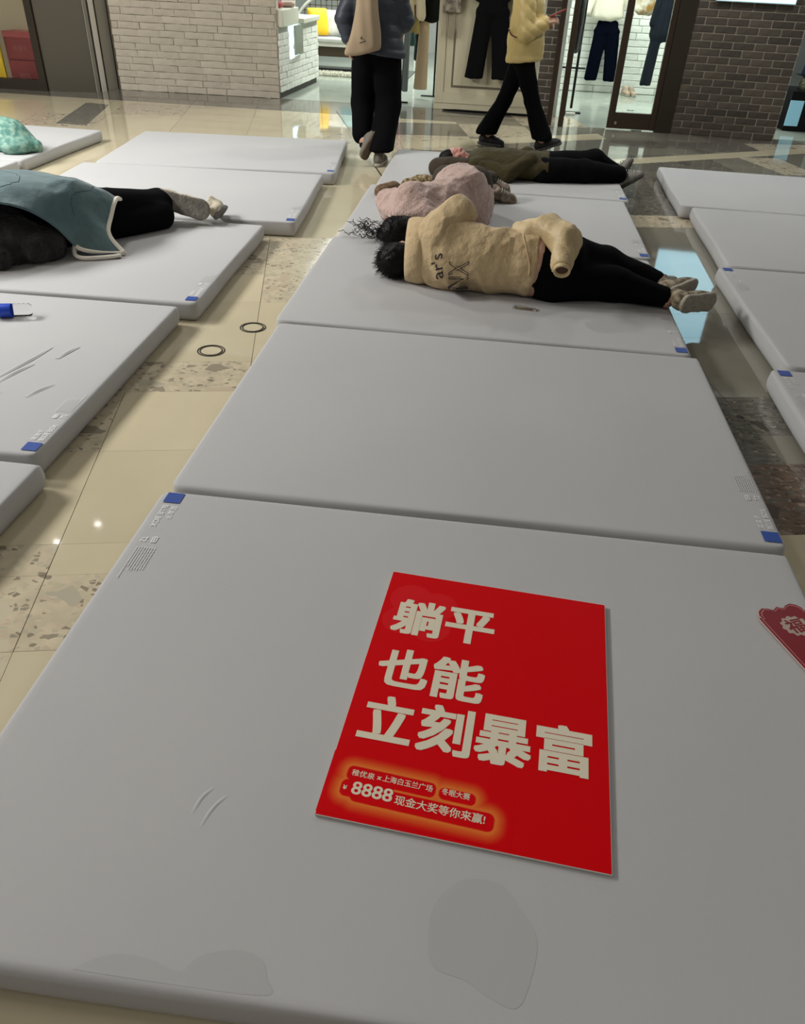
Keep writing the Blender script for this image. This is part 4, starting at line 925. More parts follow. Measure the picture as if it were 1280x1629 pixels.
# ---- sleeper in olive, on the back
def sleeper_olive():
    e = empty('person', (1.2, 4.95, T)); tag(e, 'person asleep on the back in an olive jacket and black trousers, farthest sleeper', 'person')
    J = dict(chest=(.93, 4.95, .19), pelvis=(1.30, 4.96, .185), neck=(.73, 4.96, .185), head=(.615, 4.97, .195), front=(.25, -.12, 1), up=(-1, 0, .15), rc=.088, rp=.090,
             shL=(.80, 5.13, .18), shR=(.80, 4.78, .18), elL=(1.05, 5.20, .15), wrL=(1.22, 5.02, .27), elR=(1.06, 4.73, .16), wrR=(1.24, 4.84, .26),
             hipL=(1.36, 5.05, .175), hipR=(1.36, 4.88, .175), knL=(1.78, 5.14, .235), knR=(1.70, 4.93, .185), anL=(1.96, 5.19, .155), anR=(1.99, 5.03, .155), toeL=(.3, 0, 1), toeR=(.5, -.1, .9), ground=T+.001)
    R, hc = full_body(J, e, skin_pink, hands=[(J['wrL'], (.3, -.8, -.1), (0, 0, 1), -1, .4), (J['wrR'], (.3, .8, -.1), (0, 0, 1), 1, .4)])
    om = mat('olive_cotton', (.048, .038, .014), .8, bump=(20, .8, .02), spec=.25); bro = mat('brown_olive_hood', (.040, .027, .014), .85, bump=(20, .8, .02))
    blob('jacket', [('c', (.86, 4.95, .195), (1.08, 4.95, .195), .112, .108, (0, 1, 0), 1.75), ('c', (1.08, 4.95, .195), (1.38, 4.96, .19), .108, .112, (0, 1, 0), 1.7), ('c', J['shL'], J['shR'], .085, .085)],
         om, e, .011, .03, cuts=[((1.395, 4.9, .2), (1, 0, 0)), ((.715, 4.9, .2), (-1, 0, 0))], ground=T+.0015, disp=lambda v: .010*folds(v, 10, 4)+.003*noise(v, 40))
    for s in 'RL': blob('sleeve', arm_prims(J, s, .030), om, e, .011, .02, ground=T+.0015, disp=lambda v: .006*folds(v, 18, 3))
    blob('hood', [('c', (.50, 4.82, .155), (.72, 4.80, .165), .085, .09), ('e', (.60, 4.97, .13), (.14, .13, .06)), ('c', (.52, 4.98, .14), (.56, 5.08, .15), .07, .07)], bro, e, .011, .03, ground=T+.0015, disp=lambda v: .007*folds(v, 14, 7))
    blob('trousers', leg_prims(J, 'L', .032)+leg_prims(J, 'R', .032)+[('c', J['hipL'], J['hipR'], .10, .10)], black_cloth, e, .012, .03, ground=T+.001, disp=lambda v: .006*folds(v, 11, 2))
    sm = mat('grey_knit_trainer', (.17, .16, .14), .8, var=(30, (.32, .30, .27), 1))
    shoe('shoe', (1.98, 5.19, .155), (.35, .15, .85), (-.9, 0, .3), sm, sole_dark, e, .17, .040); shoe('shoe', (2.02, 5.03, .155), (.80, .0, .55), (-.55, 0, .75), sm, sole_dark, e, .19, .042)
    hair(hc, R, black_hair, e, .98)
sleeper_olive()

# ---- sleeper under teal blanket
def sleeper_teal():
    e = empty('person', (-1.8, 2.1, T)); tag(e, 'person asleep in a black fuzzy coat and black trousers under the teal blanket', 'person')
    J = dict(chest=(-2.12, 1.86, .29), pelvis=(-1.75, 2.13, .27), neck=(-2.26, 1.72, .27), head=(-2.36, 1.60, .215), front=(-.5, .8, 0), up=(-.7, -.7, -.1),
             shL=(-2.18, 1.82, .16), shR=(-2.20, 1.78, .40), elL=(-2.3, 2.05, .15), wrL=(-2.45, 1.85, .14), elR=(-1.92, 1.68, .22), wrR=(-1.64, 1.83, .15), rc=.11, rp=.11,
             hipL=(-1.68, 2.18, .19), hipR=(-1.68, 2.16, .33), knL=(-1.36, 2.46, .18), knR=(-1.36, 2.50, .29), anL=(-1.10, 2.80, .17), anR=(-1.13, 2.88, .225), toeL=(.8, .1, 0), toeR=(.3, .8, 0), ground=T+.001)
    R, hc = full_body(J, e, skin, hands=[(J['wrL'], (-.8, -.5, 0), (0, 0, 1), 1, .4), ((-1.80, 1.765, .17), (.9, .3, -.1), (0, 0, 1), 1, .8)])
    cm = mat('black_fur_coat', (.006, .005, .005), .85, bump=(30, 1.0, .02), sheen=.12, var=(14, (.018, .015, .014), 1))
    blob('fur_coat', [('c', (-2.15, 1.85, .28), (-1.75, 2.08, .26), .155, .155, (0, 0, 1), 1.12), ('c', (-1.75, 2.04, .23), (-1.47, 2.08, .17), .155, .095), ('c', (-1.66, 1.98, .2), (-1.50, 1.98, .17), .12, .08), ('c', (-2.2, 1.8, .4), (-1.92, 1.70, .24), .085, .075), ('c', (-1.92, 1.70, .22), (-1.62, 1.845, .155), .075, .058)],
         cm, e, .012, .04, ground=T+.0015, disp=lambda v: .016*folds(v, 18, 2)+.007*noise(v, 60, 3))
    blob('trousers', leg_prims(J, 'L', .040, .01)+leg_prims(J, 'R', .035, .012), black_cloth, e, .012, .03, ground=T+.001, disp=lambda v: .008*folds(v, 11, 2))
    sm = mat('cream_leather_trainer', (.55, .49, .36), .55, var=(20, (.46, .40, .30), 1)); gs = mat('dirty_grey_sole', (.15, .135, .115), .85, var=(28, (.24, .22, .18), 1), bump=(70, .8, .006))
    shoe('shoe', (-1.07, 2.975, .225), (.93, .06, -.20), (.05, .93, -.20), sm, gs, e, .31, .066); shoe('shoe', (-.865, 3.09, .195), (.12, -.85, .15), (-.75, -.2, .6), sm, gs, e, .17, .048)
    hair(hc, R, black_hair, e, 1.02)
    b = empty('blanket', (-1.6, 2.2, T)); tag(b, 'teal velvet blanket with cream fleece edging draped over the sleeper at left', 'blanket')
    C = [[(-2.75, 2.30, .115), (-2.55, 2.15, .40), (-2.40, 1.98, .50), (-2.22, 1.80, .50), (-2.10, 1.66, .46)],
         [(-2.35, 2.50, .115), (-2.15, 2.30, .42), (-1.98, 2.10, .51), (-1.85, 1.93, .50), (-1.76, 1.80, .46)],
         [(-1.98, 2.62, .115), (-1.80, 2.42, .42), (-1.64, 2.26, .50), (-1.56, 2.08, .48), (-1.50, 1.94, .40)],
         [(-1.72, 2.72, .115), (-1.56, 2.52, .38), (-1.44, 2.34, .475), (-1.40, 2.18, .42), (-1.385, 2.06, .28)],
         [(-1.50, 2.80, .112), (-1.36, 2.60, .32), (-1.29, 2.42, .41), (-1.28, 2.26, .31), (-1.28, 2.12, .14)],
         [(-1.38, 2.84, .112), (-1.26, 2.66, .26), (-1.215, 2.47, .325), (-1.20, 2.29, .20), (-1.09, 2.215, .115)]]
    G = loft(C, 80, 60); P = G.reshape(-1, 3); w = (.010*folds(P, 7.5, 1, (-.5, .7, -.3), .4)+.009*folds(P, 17, 6, (-.2, .9, -.4), .4)+.005*noise(P, 24, 4)).reshape(G.shape[:2]); G[..., 2] = np.maximum(G[..., 2]+w, T+.010); G[..., 1] -= w*.5
    v, f = shell(G[::-1], .008); v[:, 2] = np.maximum(v[:, 2], T+.002)
    mk('throw', v, f, mat('teal_velvet', (.075, .135, .145), .8, sheen=.25, bump=(16, .6, .012), var=(6, (.105, .175, .18), 1)), b, smooth=True)
    for q in ([G[i, int(24+7*math.sin(i*.16))] for i in range(24, 70)], [G[int(58+4*math.sin(j*.25)), j] for j in range(6, 50)], [G[int(28+5*math.sin(j*.2)), j] for j in range(8, 56)]):
        MB().tube([(a[0], a[1], a[2]-.0005) for a in q], .0022, 5).make('stitching', mat('dark_teal_thread', (.05, .095, .10), .9), b, smooth=True)
    ed = mat('cream_fleece_edging', (.78, .73, .63), .95, bump=(120, .6, .004))
    edge = [G[-1, j] for j in range(0, 60, 2)]+[G[-1, 59]]; MB().tube(edge, .013, 8).make('edging', ed, b, smooth=True)
    e2 = [G[i, 59] for i in range(79, 58, -2)]; MB().tube([(a[0], a[1], max(a[2], T+.012)) for a in e2], .012, 8).make('edging', ed, b, smooth=True)
    # turned-under corner: dark backing with a second edging
    C2 = [[(-1.30, 2.14, .17), (-1.31, 2.08, .115)], [(-1.22, 2.17, .14), (-1.22, 2.095, .106)], [(-1.12, 2.19, .118), (-1.09, 2.15, .106)]]
    G2 = loft(C2, 20, 8); v, f = shell(G2[::-1], .003); v[:, 2] = np.maximum(v[:, 2], T+.002); mk('backing', v, f, mat('charcoal_backing', (.04, .045, .055), .9), b, smooth=True)
    MB().tube(catmull([(-1.335, 2.13, .165), (-1.32, 2.09, .125), (-1.27, 2.075, .114), (-1.20, 2.10, .113), (-1.13, 2.14, .113), (-1.09, 2.17, .113)], 24), .012, 8).make('edging', ed, b, smooth=True)
sleeper_teal()

# ================================================================== SMALL THINGS ON THE MATS
clear = mat('clear_plastic', (.97, .98, .98), .02, trans=1, ior=1.2)
def bottle(name, loc, rz, L, R, label, cat, wrap):
    e = empty(name, loc, rz); tag(e, label, cat); M = Matrix.Translation((0, 0, R)) @ Matrix.Rotation(PI/2, 4, 'Y')
    pr = [(0, 0), (R*.55, .001), (R*.85, .004), (R*.97, .012)]
    for i in range(1, 12): pr.append((R*(1-.05*(i % 2)), .012+i*(L*.62-.012)/12))
    pr += [(R, L*.62), (R*.97, L*.68), (R*.80, L*.76), (R*.50, L*.86), (R*.40, L*.90), (R*.40, L*.93)]
    MB().lathe(pr, 28, M).make('bottle_body', clear, e, smooth=True, local=True)
    MB().lathe([(.0, L*.93), (R*.46, L*.93), (R*.46, L), (0, L)], 20, M).make('cap', mat('white_cap', (.75, .75, .75), .4) if wrap else mat('clear_cap', (.7, .7, .68), .3), e, smooth=False, local=True)
    if wrap: MB().lathe([(R*1.01, L*.40), (R*1.015, L*.41), (R*1.015, L*.68), (R*1.0, L*.69)], 28, M).make('label_sleeve', mat('blue_wrap', (.012, .06, .50), .35), e, smooth=True, local=True)
    return e
bottle('water_bottle', (-1.125, 1.262, T+.0015), math.radians(180+17), .22, .031, 'clear water bottle with a blue wrap lying on the creased left mat', 'bottle', True)
g = empty('glasses_case', (1.19, 1.885, T+.002), math.radians(-6)); tag(g, 'small clear plastic case lying beside the hip of the cream jacket sleeper', 'case')
MB().box((-.06, -.022, 0), (.06, .022, .006), .003).make('tray', mat('thin_clear_plastic', (.92, .92, .90), .04, trans=1, ior=1.15), g, local=True)
blob_ = sdf([('c', (-.035, 0, .012), (.035, 0, .012), .014, .012, (0, 1, 0), 1.3)], .004, .01); mk('lid', blob_[0], blob_[1], mat('thin_clear_plastic', (.9, .9, .88), .05), g, smooth=True, local=True)
p = empty('pillow', (-3.12, 4.66, T)); tag(p, 'green leaf-patterned pillow on the far left mat', 'pillow')
def leafy():
    m = mat('green_leaf_print', (.07, .20, .165), .8, var=(26, (.24, .38, .31), 1), bump=(14, .8, .015)); return m
blob('cushion', [('c', (-3.35, 4.62, .23), (-3.12, 4.66, .20), .15, .14), ('c', (-3.12, 4.66, .19), (-2.92, 4.66, .145), .12, .055), ('e', (-3.05, 4.56, .16), (.14, .12, .07))], leafy(), p, .011, .04, ground=T+.0012, disp=lambda v: .010*folds(v, 13, 5)+.004*noise(v, 40))

# ================================================================== SHOP INTERIOR
# boxes in the left window
rb_ = mat('dull_red_carton', (.19, .035, .030), .5)
for k, z in enumerate((0.0, .31)):
    e = empty('gift_box', (-5.28, 8.93, z)); tag(e, 'dull red carton with faint lettering, %s of the stack in the shop window' % ('bottom' if k == 0 else 'top'), 'box')
    MB().box((-5.47, 8.80, z+.0), (-5.09, 9.08, z+.305), .006).make('carton', rb_, e)
    if k: MB().box((-5.475, 8.795, z+.25), (-5.085, 9.085, z+.315), .006).make('lid', mat('pinkish_red_lid', (.30, .07, .06), .5), e)
    v, f = glyphs('新春礼' if k else '福礼', 1); v = fit(v, 0, 0, .17 if k == 0 else .20, .065); mk('lettering', [(-5.36+a, 8.796-.004*k, z+.10+b) for a, b in v[:, :2]], f, mat('faint_gold_print', (.30, .12, .09), .5), e)['kind'] = 'stuff'
e = empty('yellow_display', (-5.58, 8.80, 0)); tag(e, 'yellow and white display board standing in the left shop window', 'sign')
MB().box((-5.80, 8.72, .03), (-5.50, 8.75, .50), .003).make('yellow_board', mat('yellow_board', (.62, .42, .02), .5), e); MB().box((-5.80, 8.70, .46), (-5.49, 8.72, .90), .003).make('white_sheet', mat('white_sheet', (.60, .58, .50), .6), e)
MB().box((-5.78, 8.69, .55), (-5.54, 8.70, .80)).make('yellow_patch', mat('pale_yellow', (.62, .52, .08), .6), e); MB().box((-5.82, 8.70, 0), (-5.48, 8.78, .03), .003).make('foot', dark, e)

# white cabinet wall with hanging clothes
cabm = mat('cream_painted_wood', (.58, .53, .37), .5, var=(3, (.54, .49, .34), 1))
cab = empty('wardrobe', (.72, 9.30, 0)); tag(cab, 'cream panelled wooden display cabinet beside the shop entrance', 'cabinet')
MB().box((.085, 9.16, .06), (1.36, 9.52, 2.45), .006).make('body', cabm, cab); MB().box((.075, 9.15, .0), (1.36, 9.53, .075), .004).make('plinth', cabm, cab)
for (a, b, c, d_) in ((.085, .19, .075, 2.4), (1.25, 1.36, .075, 2.4)): MB().box((a, 9.142, c), (b, 9.160, d_), .003).make('frame_stile', cabm, cab)
for z0, z1 in ((.075, .20), (1.42, 1.50), (2.3, 2.4)): MB().box((.19, 9.143, z0), (1.25, 9.160, z1), .003).make('frame_rail', cabm, cab)
MB().box((.31, 9.150, .28), (1.20, 9.162, 1.38), .004).make('door_panel', cabm, cab)
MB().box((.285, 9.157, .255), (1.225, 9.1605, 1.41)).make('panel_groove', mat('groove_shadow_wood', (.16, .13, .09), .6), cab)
MB().tube([(.3, 9.07, 1.98), (1.2, 9.07, 1.98)], .010, 8).make('rail', mat('black_metal', (.012, .012, .012), .4, .6), cab)
for x in (.35, 1.15): MB().tube([(x, 9.07, 1.98), (x, 9.16, 1.98)], .008, 6).make('bracket', mat('black_metal', (.01, .01, .01), .4, .6), cab)
def hanger(x, y, z, w, parent, axis=(1, 0, 0)):
    a = V3(*axis); c = V3(x, y, z); MB().tube(catmull([c+a*w-V3(0, 0, .10), c+a*w*.5-V3(0, 0, .05), c-V3(0, 0, .02), c-a*w*.5-V3(0, 0, .05), c-a*w-V3(0, 0, .10)], 14), .005, 5).tube(catmull([c-V3(0, 0, .02), c+V3(0, 0, .03), c+V3(0, .012, .06), c+V3(0, 0, .078)], 8), .003, 5).make('hanger', mat('black_metal', (.01, .01, .01), .4, .6), parent, smooth=True)
def garment(name, label, cat, prims, m, cuts=(), group=None, fold=.008, fs=14, hang=None, res=.013, k=.02, base=None):
    b = base or prims[0][2]; e = empty(name, tuple(map(float, b))); tag(e, label, cat, group)
    blob('cloth', prims, m, e, res, k, cuts, disp=lambda v: fold*folds(v, fs, 1, (0, 0, 1), .12)+.002*noise(v, 40))
    if hang: hanger(*hang, e)
    return e
blk = mat('black_wool', (.006, .006, .006), .9, spec=.12); blk2 = mat('black_drape', (.004, .004, .0045), .85, spec=.1)
Yx = (0, 1, 0); Xx = (1, 0, 0)
garment('hanging_coat', 'black coat hanging on the cream cabinet above black trousers', 'coat', [('c', (.72, 9.04, 1.84), (.72, 9.04, 1.22), .045, .055, Xx, 4.0), ('c', (.50, 9.04, 1.78), (.44, 9.03, 1.28), .05, .05), ('c', (.94, 9.04, 1.78), (1.0, 9.03, 1.28), .05, .05)], blk, [((0, 0, 1.18), (0, 0, -1))], hang=(.72, 9.04, 1.91, .18))
garment('hanging_trousers', 'black wide-leg trousers hanging on the cream cabinet behind the yellow jacket', 'trousers', [('c', (.74, 9.03, 1.30), (.74, 9.03, 1.08), .045, .05, Xx, 3.6), ('c', (.65, 9.03, 1.10), (.56, 9.03, .30), .042, .048, Xx, 2.5), ('c', (.83, 9.03, 1.10), (.92, 9.03, .30), .042, .048, Xx, 2.5)], blk2, [((0, 0, .385), (0, 0, -1))], fold=.006)
# scarf with fringe
e = empty('hanging_scarf', (.27, 9.08, .8)); tag(e, 'checked grey scarf with a long pale fringe hanging on the cabinet corner', 'scarf')
sc = mat('checked_wool', (.36, .31, .23), .9, var=(16, (.12, .10, .08), 1))
Gs = loft([[(.13+.075*i, 9.085-.02*(i % 2), z) for i in range(4)] for z in (1.95, 1.6, 1.3, 1.06)], 30, 20); v, f = shell(Gs[::-1], .012); mk('cloth', v, f, sc, e, smooth=True)
mb = MB(); rs = random.Random(3)
for i in range(17):
    x = .135+i*.0135; z = 1.065; mb.tube([(x, 9.09, z), (x+rs.uniform(-.006, .006), 9.085, z-.13), (x+rs.uniform(-.014, .014), 9.085, z-.24-rs.uniform(0, .05))], [.0042, .0035, .0025], 5)
t = mb.make('fringe', mat('pale_fringe', (.42, .36, .26), .9), e, smooth=True); t['kind'] = 'stuff'
# dark folded cloth lying at the cabinet foot
e = empty('floor_cable', (.75, 9.05, .0)); tag(e, 'black floor strip lying along the foot of the cream cabinet', 'strip')
MB().prism([(.22, 9.06), (1.32, 8.98), (1.30, 9.09), (.35, 9.12)], .0, .014).make('strip', blk, e); MB().tube([(.2, 9.05, .01), (.5, 9.02, .018), (.9, 8.99, .016), (1.32, 8.97, .01)], .009, 6).make('cord', blk, e)

# clothes rail at the left of the cabinet
blackm = mat('black_metal', (.01, .01, .01), .4, .6)
e = empty('clothes_rack', (-.22, 9.62, 0)); tag(e, 'black clothes rack between the entrance and the cream cabinet', 'rack')
for (x, y) in ((-.48, 9.50), (-.02, 10.25)): MB().tube([(x, y, 0), (x, y, 1.72)], .013, 8).make('post', blackm, e); MB().box((x-.18, y-.02, 0), (x+.18, y+.02, .015), .003).make('foot', blackm, e)
MB().tube([(-.48, 9.50, 1.70), (-.02, 10.25, 1.70)], .012, 8).make('rail', blackm, e)
crm = mat('cream_wool', (.60, .52, .37), .85); bei = mat('beige_twill', (.46, .34, .23), .85); gry = mat('grey_green_satin', (.10, .12, .115), .45)
garment('hanging_coat', 'cream coat hanging on the black rack behind the slate puffer', 'coat', [('c', (-.40, 9.72, 1.60), (-.42, 9.70, .96), .05, .075, (.8, .6, 0), 2.2), ('c', (-.25, 9.78, 1.52), (-.21, 9.80, .98), .05, .058)], crm, [((0, 0, .84), (.0, 0, -1))], fold=.014, hang=(-.38, 9.72, 1.66, .13))
garment('hanging_dress', 'tan hem of a garment showing below the cream coat', 'dress', [('c', (-.30, 9.86, 1.5), (-.31, 9.86, .80), .04, .06, (.8, .6, 0), 1.6)], mat('mustard_cloth', (.34, .25, .09), .8), [((0, 0, .77), (0, 0, -1))], fold=.008)
garment('hanging_jacket', 'black jacket hanging on the rack above beige trousers', 'jacket', [('c', (-.10, 10.0, 1.62), (-.10, 10.0, .98), .06, .085, (.9, .3, 0), 2.0), ('c', (-.24, 9.98, 1.5), (-.23, 9.96, .95), .05, .05)], blk, [((0, 0, .885), (0, 0, -1))], hang=(-.1, 10.0, 1.66, .15))
garment('hanging_trousers', 'beige straight trousers hanging below the black jacket', 'trousers', [('c', (-.165, 9.98, .93), (-.19, 9.97, .10), .040, .062, Xx, 1.55)], bei, [((0, 0, .115), (0, 0, -1))], fold=.005)
garment('hanging_trousers', 'dark teal trouser leg hanging just left of the beige trousers', 'trousers', [('c', (-.255, 10.02, .93), (-.27, 10.02, .48), .028, .030)], mat('dark_teal_cloth', (.02, .035, .04), .8), fold=.003)
for x, w_ in ((-.475, 'left'), (-.375, 'right')): garment('hanging_trousers', 'shiny grey trouser leg hanging beside the walker, %s of the pair' % ('nearer the rack post' if w_ == 'left' else 'nearer the beige trousers'), 'trousers', [('c', (x+.02, 9.66, .90), (x, 9.64, .13), .035, .046)], gry, [((0, 0, .12), (0, 0, -1))], fold=.009, fs=30)
garment('hanging_bag', 'small teal bag hanging below the cream coat', 'bag', [('c', (-.30, 9.80, .76), (-.305, 9.80, .68), .035, .05, Yx, .5)], mat('teal_leather', (.06, .14, .15), .4), fold=.002)

# cane bench with cushions and rug
e = empty('cane_bench', (-1.75, 12.4, 0)); tag(e, 'white cane-backed bench with a pale seat pad, deep inside the shop', 'bench')
wp = mat('white_paint', (.74, .74, .68), .5); cane = mat('dark_cane', (.10, .08, .05), .7, bump=(50, .6, .006))
MB().box((-2.6, 12.2, .43), (-.85, 12.9, .50), .02).make('seat_pad', mat('grey_white_pad', (.55, .56, .53), .8), e); MB().box((-2.6, 12.22, .38), (-.85, 12.9, .43), .006).make('seat_edge', wp, e)
MB().box((-2.58, 12.25, .24), (-.87, 12.88, .38), .006).make('apron', mat('dark_brown_wood', (.06, .04, .025), .5), e)
for x in (-2.5, -.95):
    for y in (12.3, 12.8): MB().tube([(x, y, 0), (x, y, .25)], .022, 8).make('leg', mat('dark_brown_wood', (.06, .04, .025), .5), e)
arc = [(-1.72+.92*math.cos(t), 12.86, .52+.62*math.sin(t)) for t in np.linspace(PI, 0, 24)]; MB().tube(arc, .024, 8).make('back_hoop', wp, e, smooth=True)
mb = MB()
for i in range(1, 20):
    x = -2.64+i*.092; h_ = .62*math.sqrt(max(0, 1-((x+1.72)/.92)**2)); mb.tube([(x, 12.87, .52), (x, 12.87, .52+h_)], .008, 4)
for i in range(1, 8):
    z = i*.078; w_ = .92*math.sqrt(max(0, 1-(z/.62)**2)); mb.tube([(-1.72-w_, 12.87, .52+z), (-1.72+w_, 12.87, .52+z)], .008, 4)
t = mb.make('cane_mesh', cane, e); t['kind'] = 'stuff'
def cushion(label, x, y, z, w, h_, m, tilt=.25, rz=0):
    e = empty('cushion', (x, y, z)); tag(e, label, 'cushion'); c, s_ = math.cos(rz), math.sin(rz); G = []
    for i in range(14):
        row = []
        for j in range(14):
            a, b = i/6.5-1, j/6.5-1; pinch = 1-.10*(a*a*b*b); row.append((a, b, (1-a**4)**.6*(1-b**4)**.6, pinch))
        G.append(row)
    def P(a, b, t, pn, sg):
        lx, lz = a*w/2*pn*(1-.08*(1-b*b)), h_/2*(1+b*pn*(1-.08*(1-a*a))); ly = sg*t*.07+lz*math.sin(tilt); return (x+lx*c-ly*s_, y+lx*s_+ly*c, z+lz*math.cos(tilt)+.0)
    V = [P(*q, -1) for r in G for q in r]+[P(*q, 1) for r in G for q in r]; N = 196
    F = [[i*14+j, (i+1)*14+j, (i+1)*14+j+1, i*14+j+1] for i in range(13) for j in range(13)]; F += [[a+N for a in q[::-1]] for q in F]
    mk('cover', V, F, m, e, smooth=True); return e
cushion('bright yellow cushion leaning on the cane bench', -2.12, 12.42, .50, .36, .42, mat('yellow_velvet', (.75, .44, .01), .7), .3, .5)
cushion('white cushion with grey lettering on the cane bench', -1.90, 12.55, .50, .46, .40, mat('white_linen', (.66, .64, .58), .8, var=(9, (.48, .47, .44), 1)), .35, 0)
cushion('pale turquoise cushion on the cane bench beside the walker', -1.63, 12.40, .50, .42, .36, mat('turquoise_linen', (.20, .45, .50), .7), .4, -.35)
e = empty('rug', (-1.7, 12.0, 0)); tag(e, 'shaggy off-white rug edge in front of the cane bench', 'rug')
rsx = np.random.RandomState(9); mb = MB(); mb.box((-2.6, 11.85, 0), (-.9, 12.15, .02)).make('backing', mat('rug_base', (.5, .48, .4), .95), e)
mb = MB()
for i in range(900):
    x, y = rsx.uniform(-2.6, -.9), rsx.uniform(11.82, 12.15); a = rsx.uniform(0, 6.28); mb.tube([(x, y, .015), (x+.02*math.cos(a), y+.02*math.sin(a), .055)], [.010, .005], 4)
t = mb.make('pile', mat('shaggy_wool', (.66, .64, .54), .95), e); t['kind'] = 'stuff'
e = empty('carpet', (-1.5, 12.5, 0)); tag(e, 'dark grey carpet under the cane bench', 'carpet'); MB().box((-2.7, 12.16, .0), (-.6, 13.2, .012)).make('weave', mat('dark_grey_carpet', (.10, .105, .09), .95), e)
# goods on the counter wall, garments beyond
for i, (x, y, z, c, nm) in enumerate(((-2.05, 9.45, .992, (.45, .10, .12), 'deep pink'), (-1.98, 9.8, .992, (.55, .42, .36), 'pale blush'), (-2.2, 9.6, .992, (.20, .03, .04), 'dark red'))):
    e = empty('knit_bundle', (x, y, z)); tag(e, '%s folded knit on the stone cap of the counter wall' % nm, 'clothing')
    blob('fold', [('c', (x-.06, y, z+.035), (x+.06, y+.02, z+.04), .036, .036, Yx, 2.0)], mat('knit_%s' % nm.replace(' ', '_'), c, .9), e, .010, .02, ground=z+.0008, disp=lambda v: .004*folds(v, 30, 2))
e = empty('clothes_rack', (-1.8, 14.0, 0)); tag(e, 'white clothes rack at the back of the shop behind the bench', 'rack')
for x in (-2.9, -.7): MB().tube([(x, 14.0, 0), (x, 14.0, 1.6)], .015, 8).make('post', wp, e)
MB().tube([(-2.9, 14.0, 1.58), (-.7, 14.0, 1.58)], .014, 8).make('rail', wp, e); MB().tube([(-2.9, 14.0, .95), (-.7, 14.0, .95)], .012, 8).make('lower_rail', wp, e)
cols = [((.40, .03, .05), 'red'), ((.03, .03, .035), 'black'), ((.50, .48, .44), 'white'), ((.06, .16, .15), 'green'), ((.35, .30, .40), 'lilac'), ((.015, .015, .02), 'jet black'), ((.30, .05, .12), 'wine')]
for i, (c, nm) in enumerate(cols):
    x = -2.6+i*.28; garment('hanging_sweater', '%s sweater on the white rack behind the cane bench' % nm, 'sweater', [('c', (x, 14.0, 1.44), (x, 14.0, .98), .035, .045, Yx, 3.0)], mat('top_'+nm.replace(' ', '_'), c, .85), res=.02)

# clothes seen through the glass door
navy = mat('navy_denim', (.001, .0018, .006), .9, spec=.05); dkb = mat('dark_slate_wool', (.008, .011, .017), .85, spec=.2)
garment('hanging_jacket', 'cream jacket hung on the white brick wall above navy trousers', 'jacket', [('c', (2.37, 11.72, 1.55), (2.37, 11.72, 1.02), .055, .075, Xx, 3.1), ('c', (2.20, 11.72, 1.48), (2.06, 11.68, 1.06), .06, .055), ('c', (2.55, 11.72, 1.48), (2.69, 11.68, 1.06), .06, .055)], mat('cream_knit', (.66, .62, .50), .85), [((0, 0, .93), (0, 0, -1))], fold=.012, hang=(2.37, 11.72, 1.62, .17))
garment('hanging_trousers', 'navy trousers hung on the white brick wall, left of the glass door', 'trousers', [('c', (2.40, 11.74, .93), (2.40, 11.74, .82), .045, .05, Xx, 3.4), ('c', (2.32, 11.74, .82), (2.27, 11.74, .20), .045, .045, Xx, 2.2), ('c', (2.49, 11.74, .82), (2.56, 11.74, .20), .045, .045, Xx, 2.2)], navy, [((0, 0, .17), (0, 0, -1))], fold=.004)
garment('hanging_coat', 'long dark slate coat and trouser leg hanging behind the glass door', 'coat', [('c', (3.13, 11.05, 1.6), (3.10, 11.02, .85), .08, .10, Xx, 1.8), ('c', (3.03, 11.0, .90), (3.0, 11.0, .24), .055, .055, Xx, 1.4), ('c', (3.0, 11.0, 1.5), (2.94, 11.0, .98), .05, .05)], dkb, [((0, 0, .22), (0, 0, -1))], fold=.010, hang=(3.12, 11.03, 1.68, .16))
garment('hanging_jacket', 'navy striped jacket hanging nearest the right door stile', 'jacket', [('c', (3.32, 10.9, 1.5), (3.32, 10.9, .95), .06, .07, Xx, 2.0)], mat('navy_wool', (.012, .018, .034), .85, spec=.2), [((0, 0, .84), (0, 0, -1))], fold=.012, fs=26)
garment('hanging_blouse', 'white blouse with a yellow and brown pattern behind the glass door', 'blouse', [('c', (2.86, 11.4, 1.55), (2.86, 11.4, 1.12), .05, .07, Xx, 2.3)], mat('patterned_silk', (.66, .62, .52), .6, var=(9, (.34, .18, .03), 1)), fold=.01)
e = empty('clothes_rail', (2.9, 11.2, 1.7)); tag(e, 'black ceiling-hung clothes rail behind the glass door', 'rail'); MB().tube([(2.75, 11.35, 1.745), (3.45, 10.85, 1.745)], .012, 8).make('bar', blackm, e)
for x, y in ((2.8, 11.31), (3.4, 10.89)): MB().tube([(x, y, 1.745), (x, y, 3.19)], .006, 6).make('drop_rod', blackm, e)
for sx, lb in ((0, 'left'), (.09, 'right')):
    e = empty('shoe', (2.82+sx, 11.68, 0)); tag(e, 'beige shoe of a pair at the foot of the shop wall, %s one' % ('the farther' if sx == 0 else 'the nearer'), 'shoe', 'pair of beige shoes on the shop floor')
    shoe('upper', (2.82+sx, 11.72, .095), (.35, -1, 0), (0, 0, 1), mat('beige_suede', (.50, .36, .26), .8), sole_pale, e, .20, .038)
e = empty('floor_socket', (2.72, 10.1, .0)); tag(e, 'small dark floor socket in the pale shop floor behind the glass door', 'socket'); MB().box((2.68, 10.07, .0), (2.77, 10.13, .004), .001).make('cover', blackm, e); MB().box((2.70, 10.085, .004), (2.75, 10.115, .006)).make('flap', steel, e)
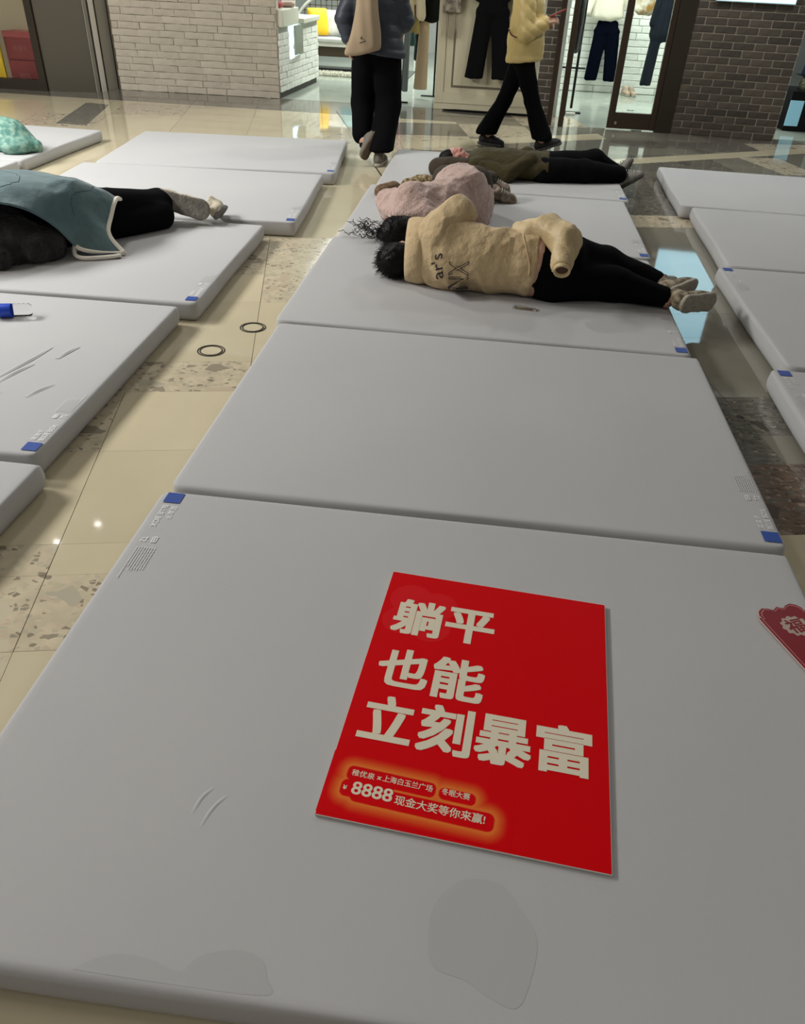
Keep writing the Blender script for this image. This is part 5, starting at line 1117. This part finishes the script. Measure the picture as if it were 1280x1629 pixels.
# dark rack by the open door leaf, with a fringed garment
e = empty('coat_stand', (1.86, 9.5, 0)); tag(e, 'thin black garment stand just inside the open door leaf', 'stand')
MB().tube([(1.87, 9.5, .06), (1.87, 9.5, 1.9)], .017, 8).make('post', blackm, e); MB().box((1.74, 9.46, 0), (2.0, 9.54, .02), .004).make('foot', blackm, e); MB().tube([(1.66, 9.5, .52), (1.98, 9.5, .52)], .012, 6).make('crossbar', blackm, e); MB().box((1.80, 9.3, .0), (1.92, 9.36, .03), .003).make('caster_plate', steel, e)
garment('hanging_coat', 'black shaggy coat hanging between the open door leaf and the stand', 'coat', [('c', (1.80, 9.30, 1.7), (1.80, 9.30, .75), .04, .05, Yx, 2.4)], mat('black_tinsel', (.012, .011, .010), .35, bump=(120, 1, .01)), fold=.012, fs=40)
# display at the right edge, beyond the brown wall
e = empty('display_plinth', (5.0, 9.35, 0)); tag(e, 'black display plinth with a pale blue front panel beyond the brown wall', 'plinth')
MB().box((4.50, 9.15, .0), (5.6, 9.75, .44), .006).make('body', blackm, e); MB().box((4.50, 9.128, .06), (4.66, 9.15, .34), .002).make('blue_panel', mat('pale_blue_panel', (.20, .42, .52), .3, emit=((.25, .5, .62), .35)), e)
MB().box((4.85, 9.0, 0), (5.9, 9.12, .50), .01).make('grey_panel', mat('grey_panel', (.25, .27, .28), .5), e)
for sx in (0, .13):
    e = empty('shoe', (4.66+sx, 9.3, .44)); tag(e, 'olive shoe on the black plinth, %s' % ('beside the brown wall' if sx == 0 else 'second from the brown wall'), 'shoe', 'olive shoes on the black plinth')
    shoe('upper', (4.66+sx, 9.40, .535), (-.1, -1, 0), (0, 0, 1), mat('olive_suede', (.14, .14, .09), .8), sole_dark, e, .20, .036)
garment('hanging_jeans', 'dark blue jeans hanging above the black plinth', 'trousers', [('c', (4.74, 9.42, .98), (4.70, 9.42, .62), .05, .055, Xx, 1.5), ('c', (4.98, 9.42, .98), (5.0, 9.42, .62), .05, .055, Xx, 1.5)], mat('dark_jeans', (.025, .05, .085), .8), fold=.006)
garment('hanging_shirt', 'teal and purple plaid shirt hanging above the dark jeans', 'shirt', [('c', (4.86, 9.42, 1.45), (4.86, 9.42, 1.08), .06, .075, Xx, 2.6)], mat('plaid_cloth', (.04, .12, .13), .85, var=(14, (.12, .07, .14), 1)), [((0, 0, 1.02), (0, 0, -1))], fold=.008, hang=(4.86, 9.42, 1.52, .15))
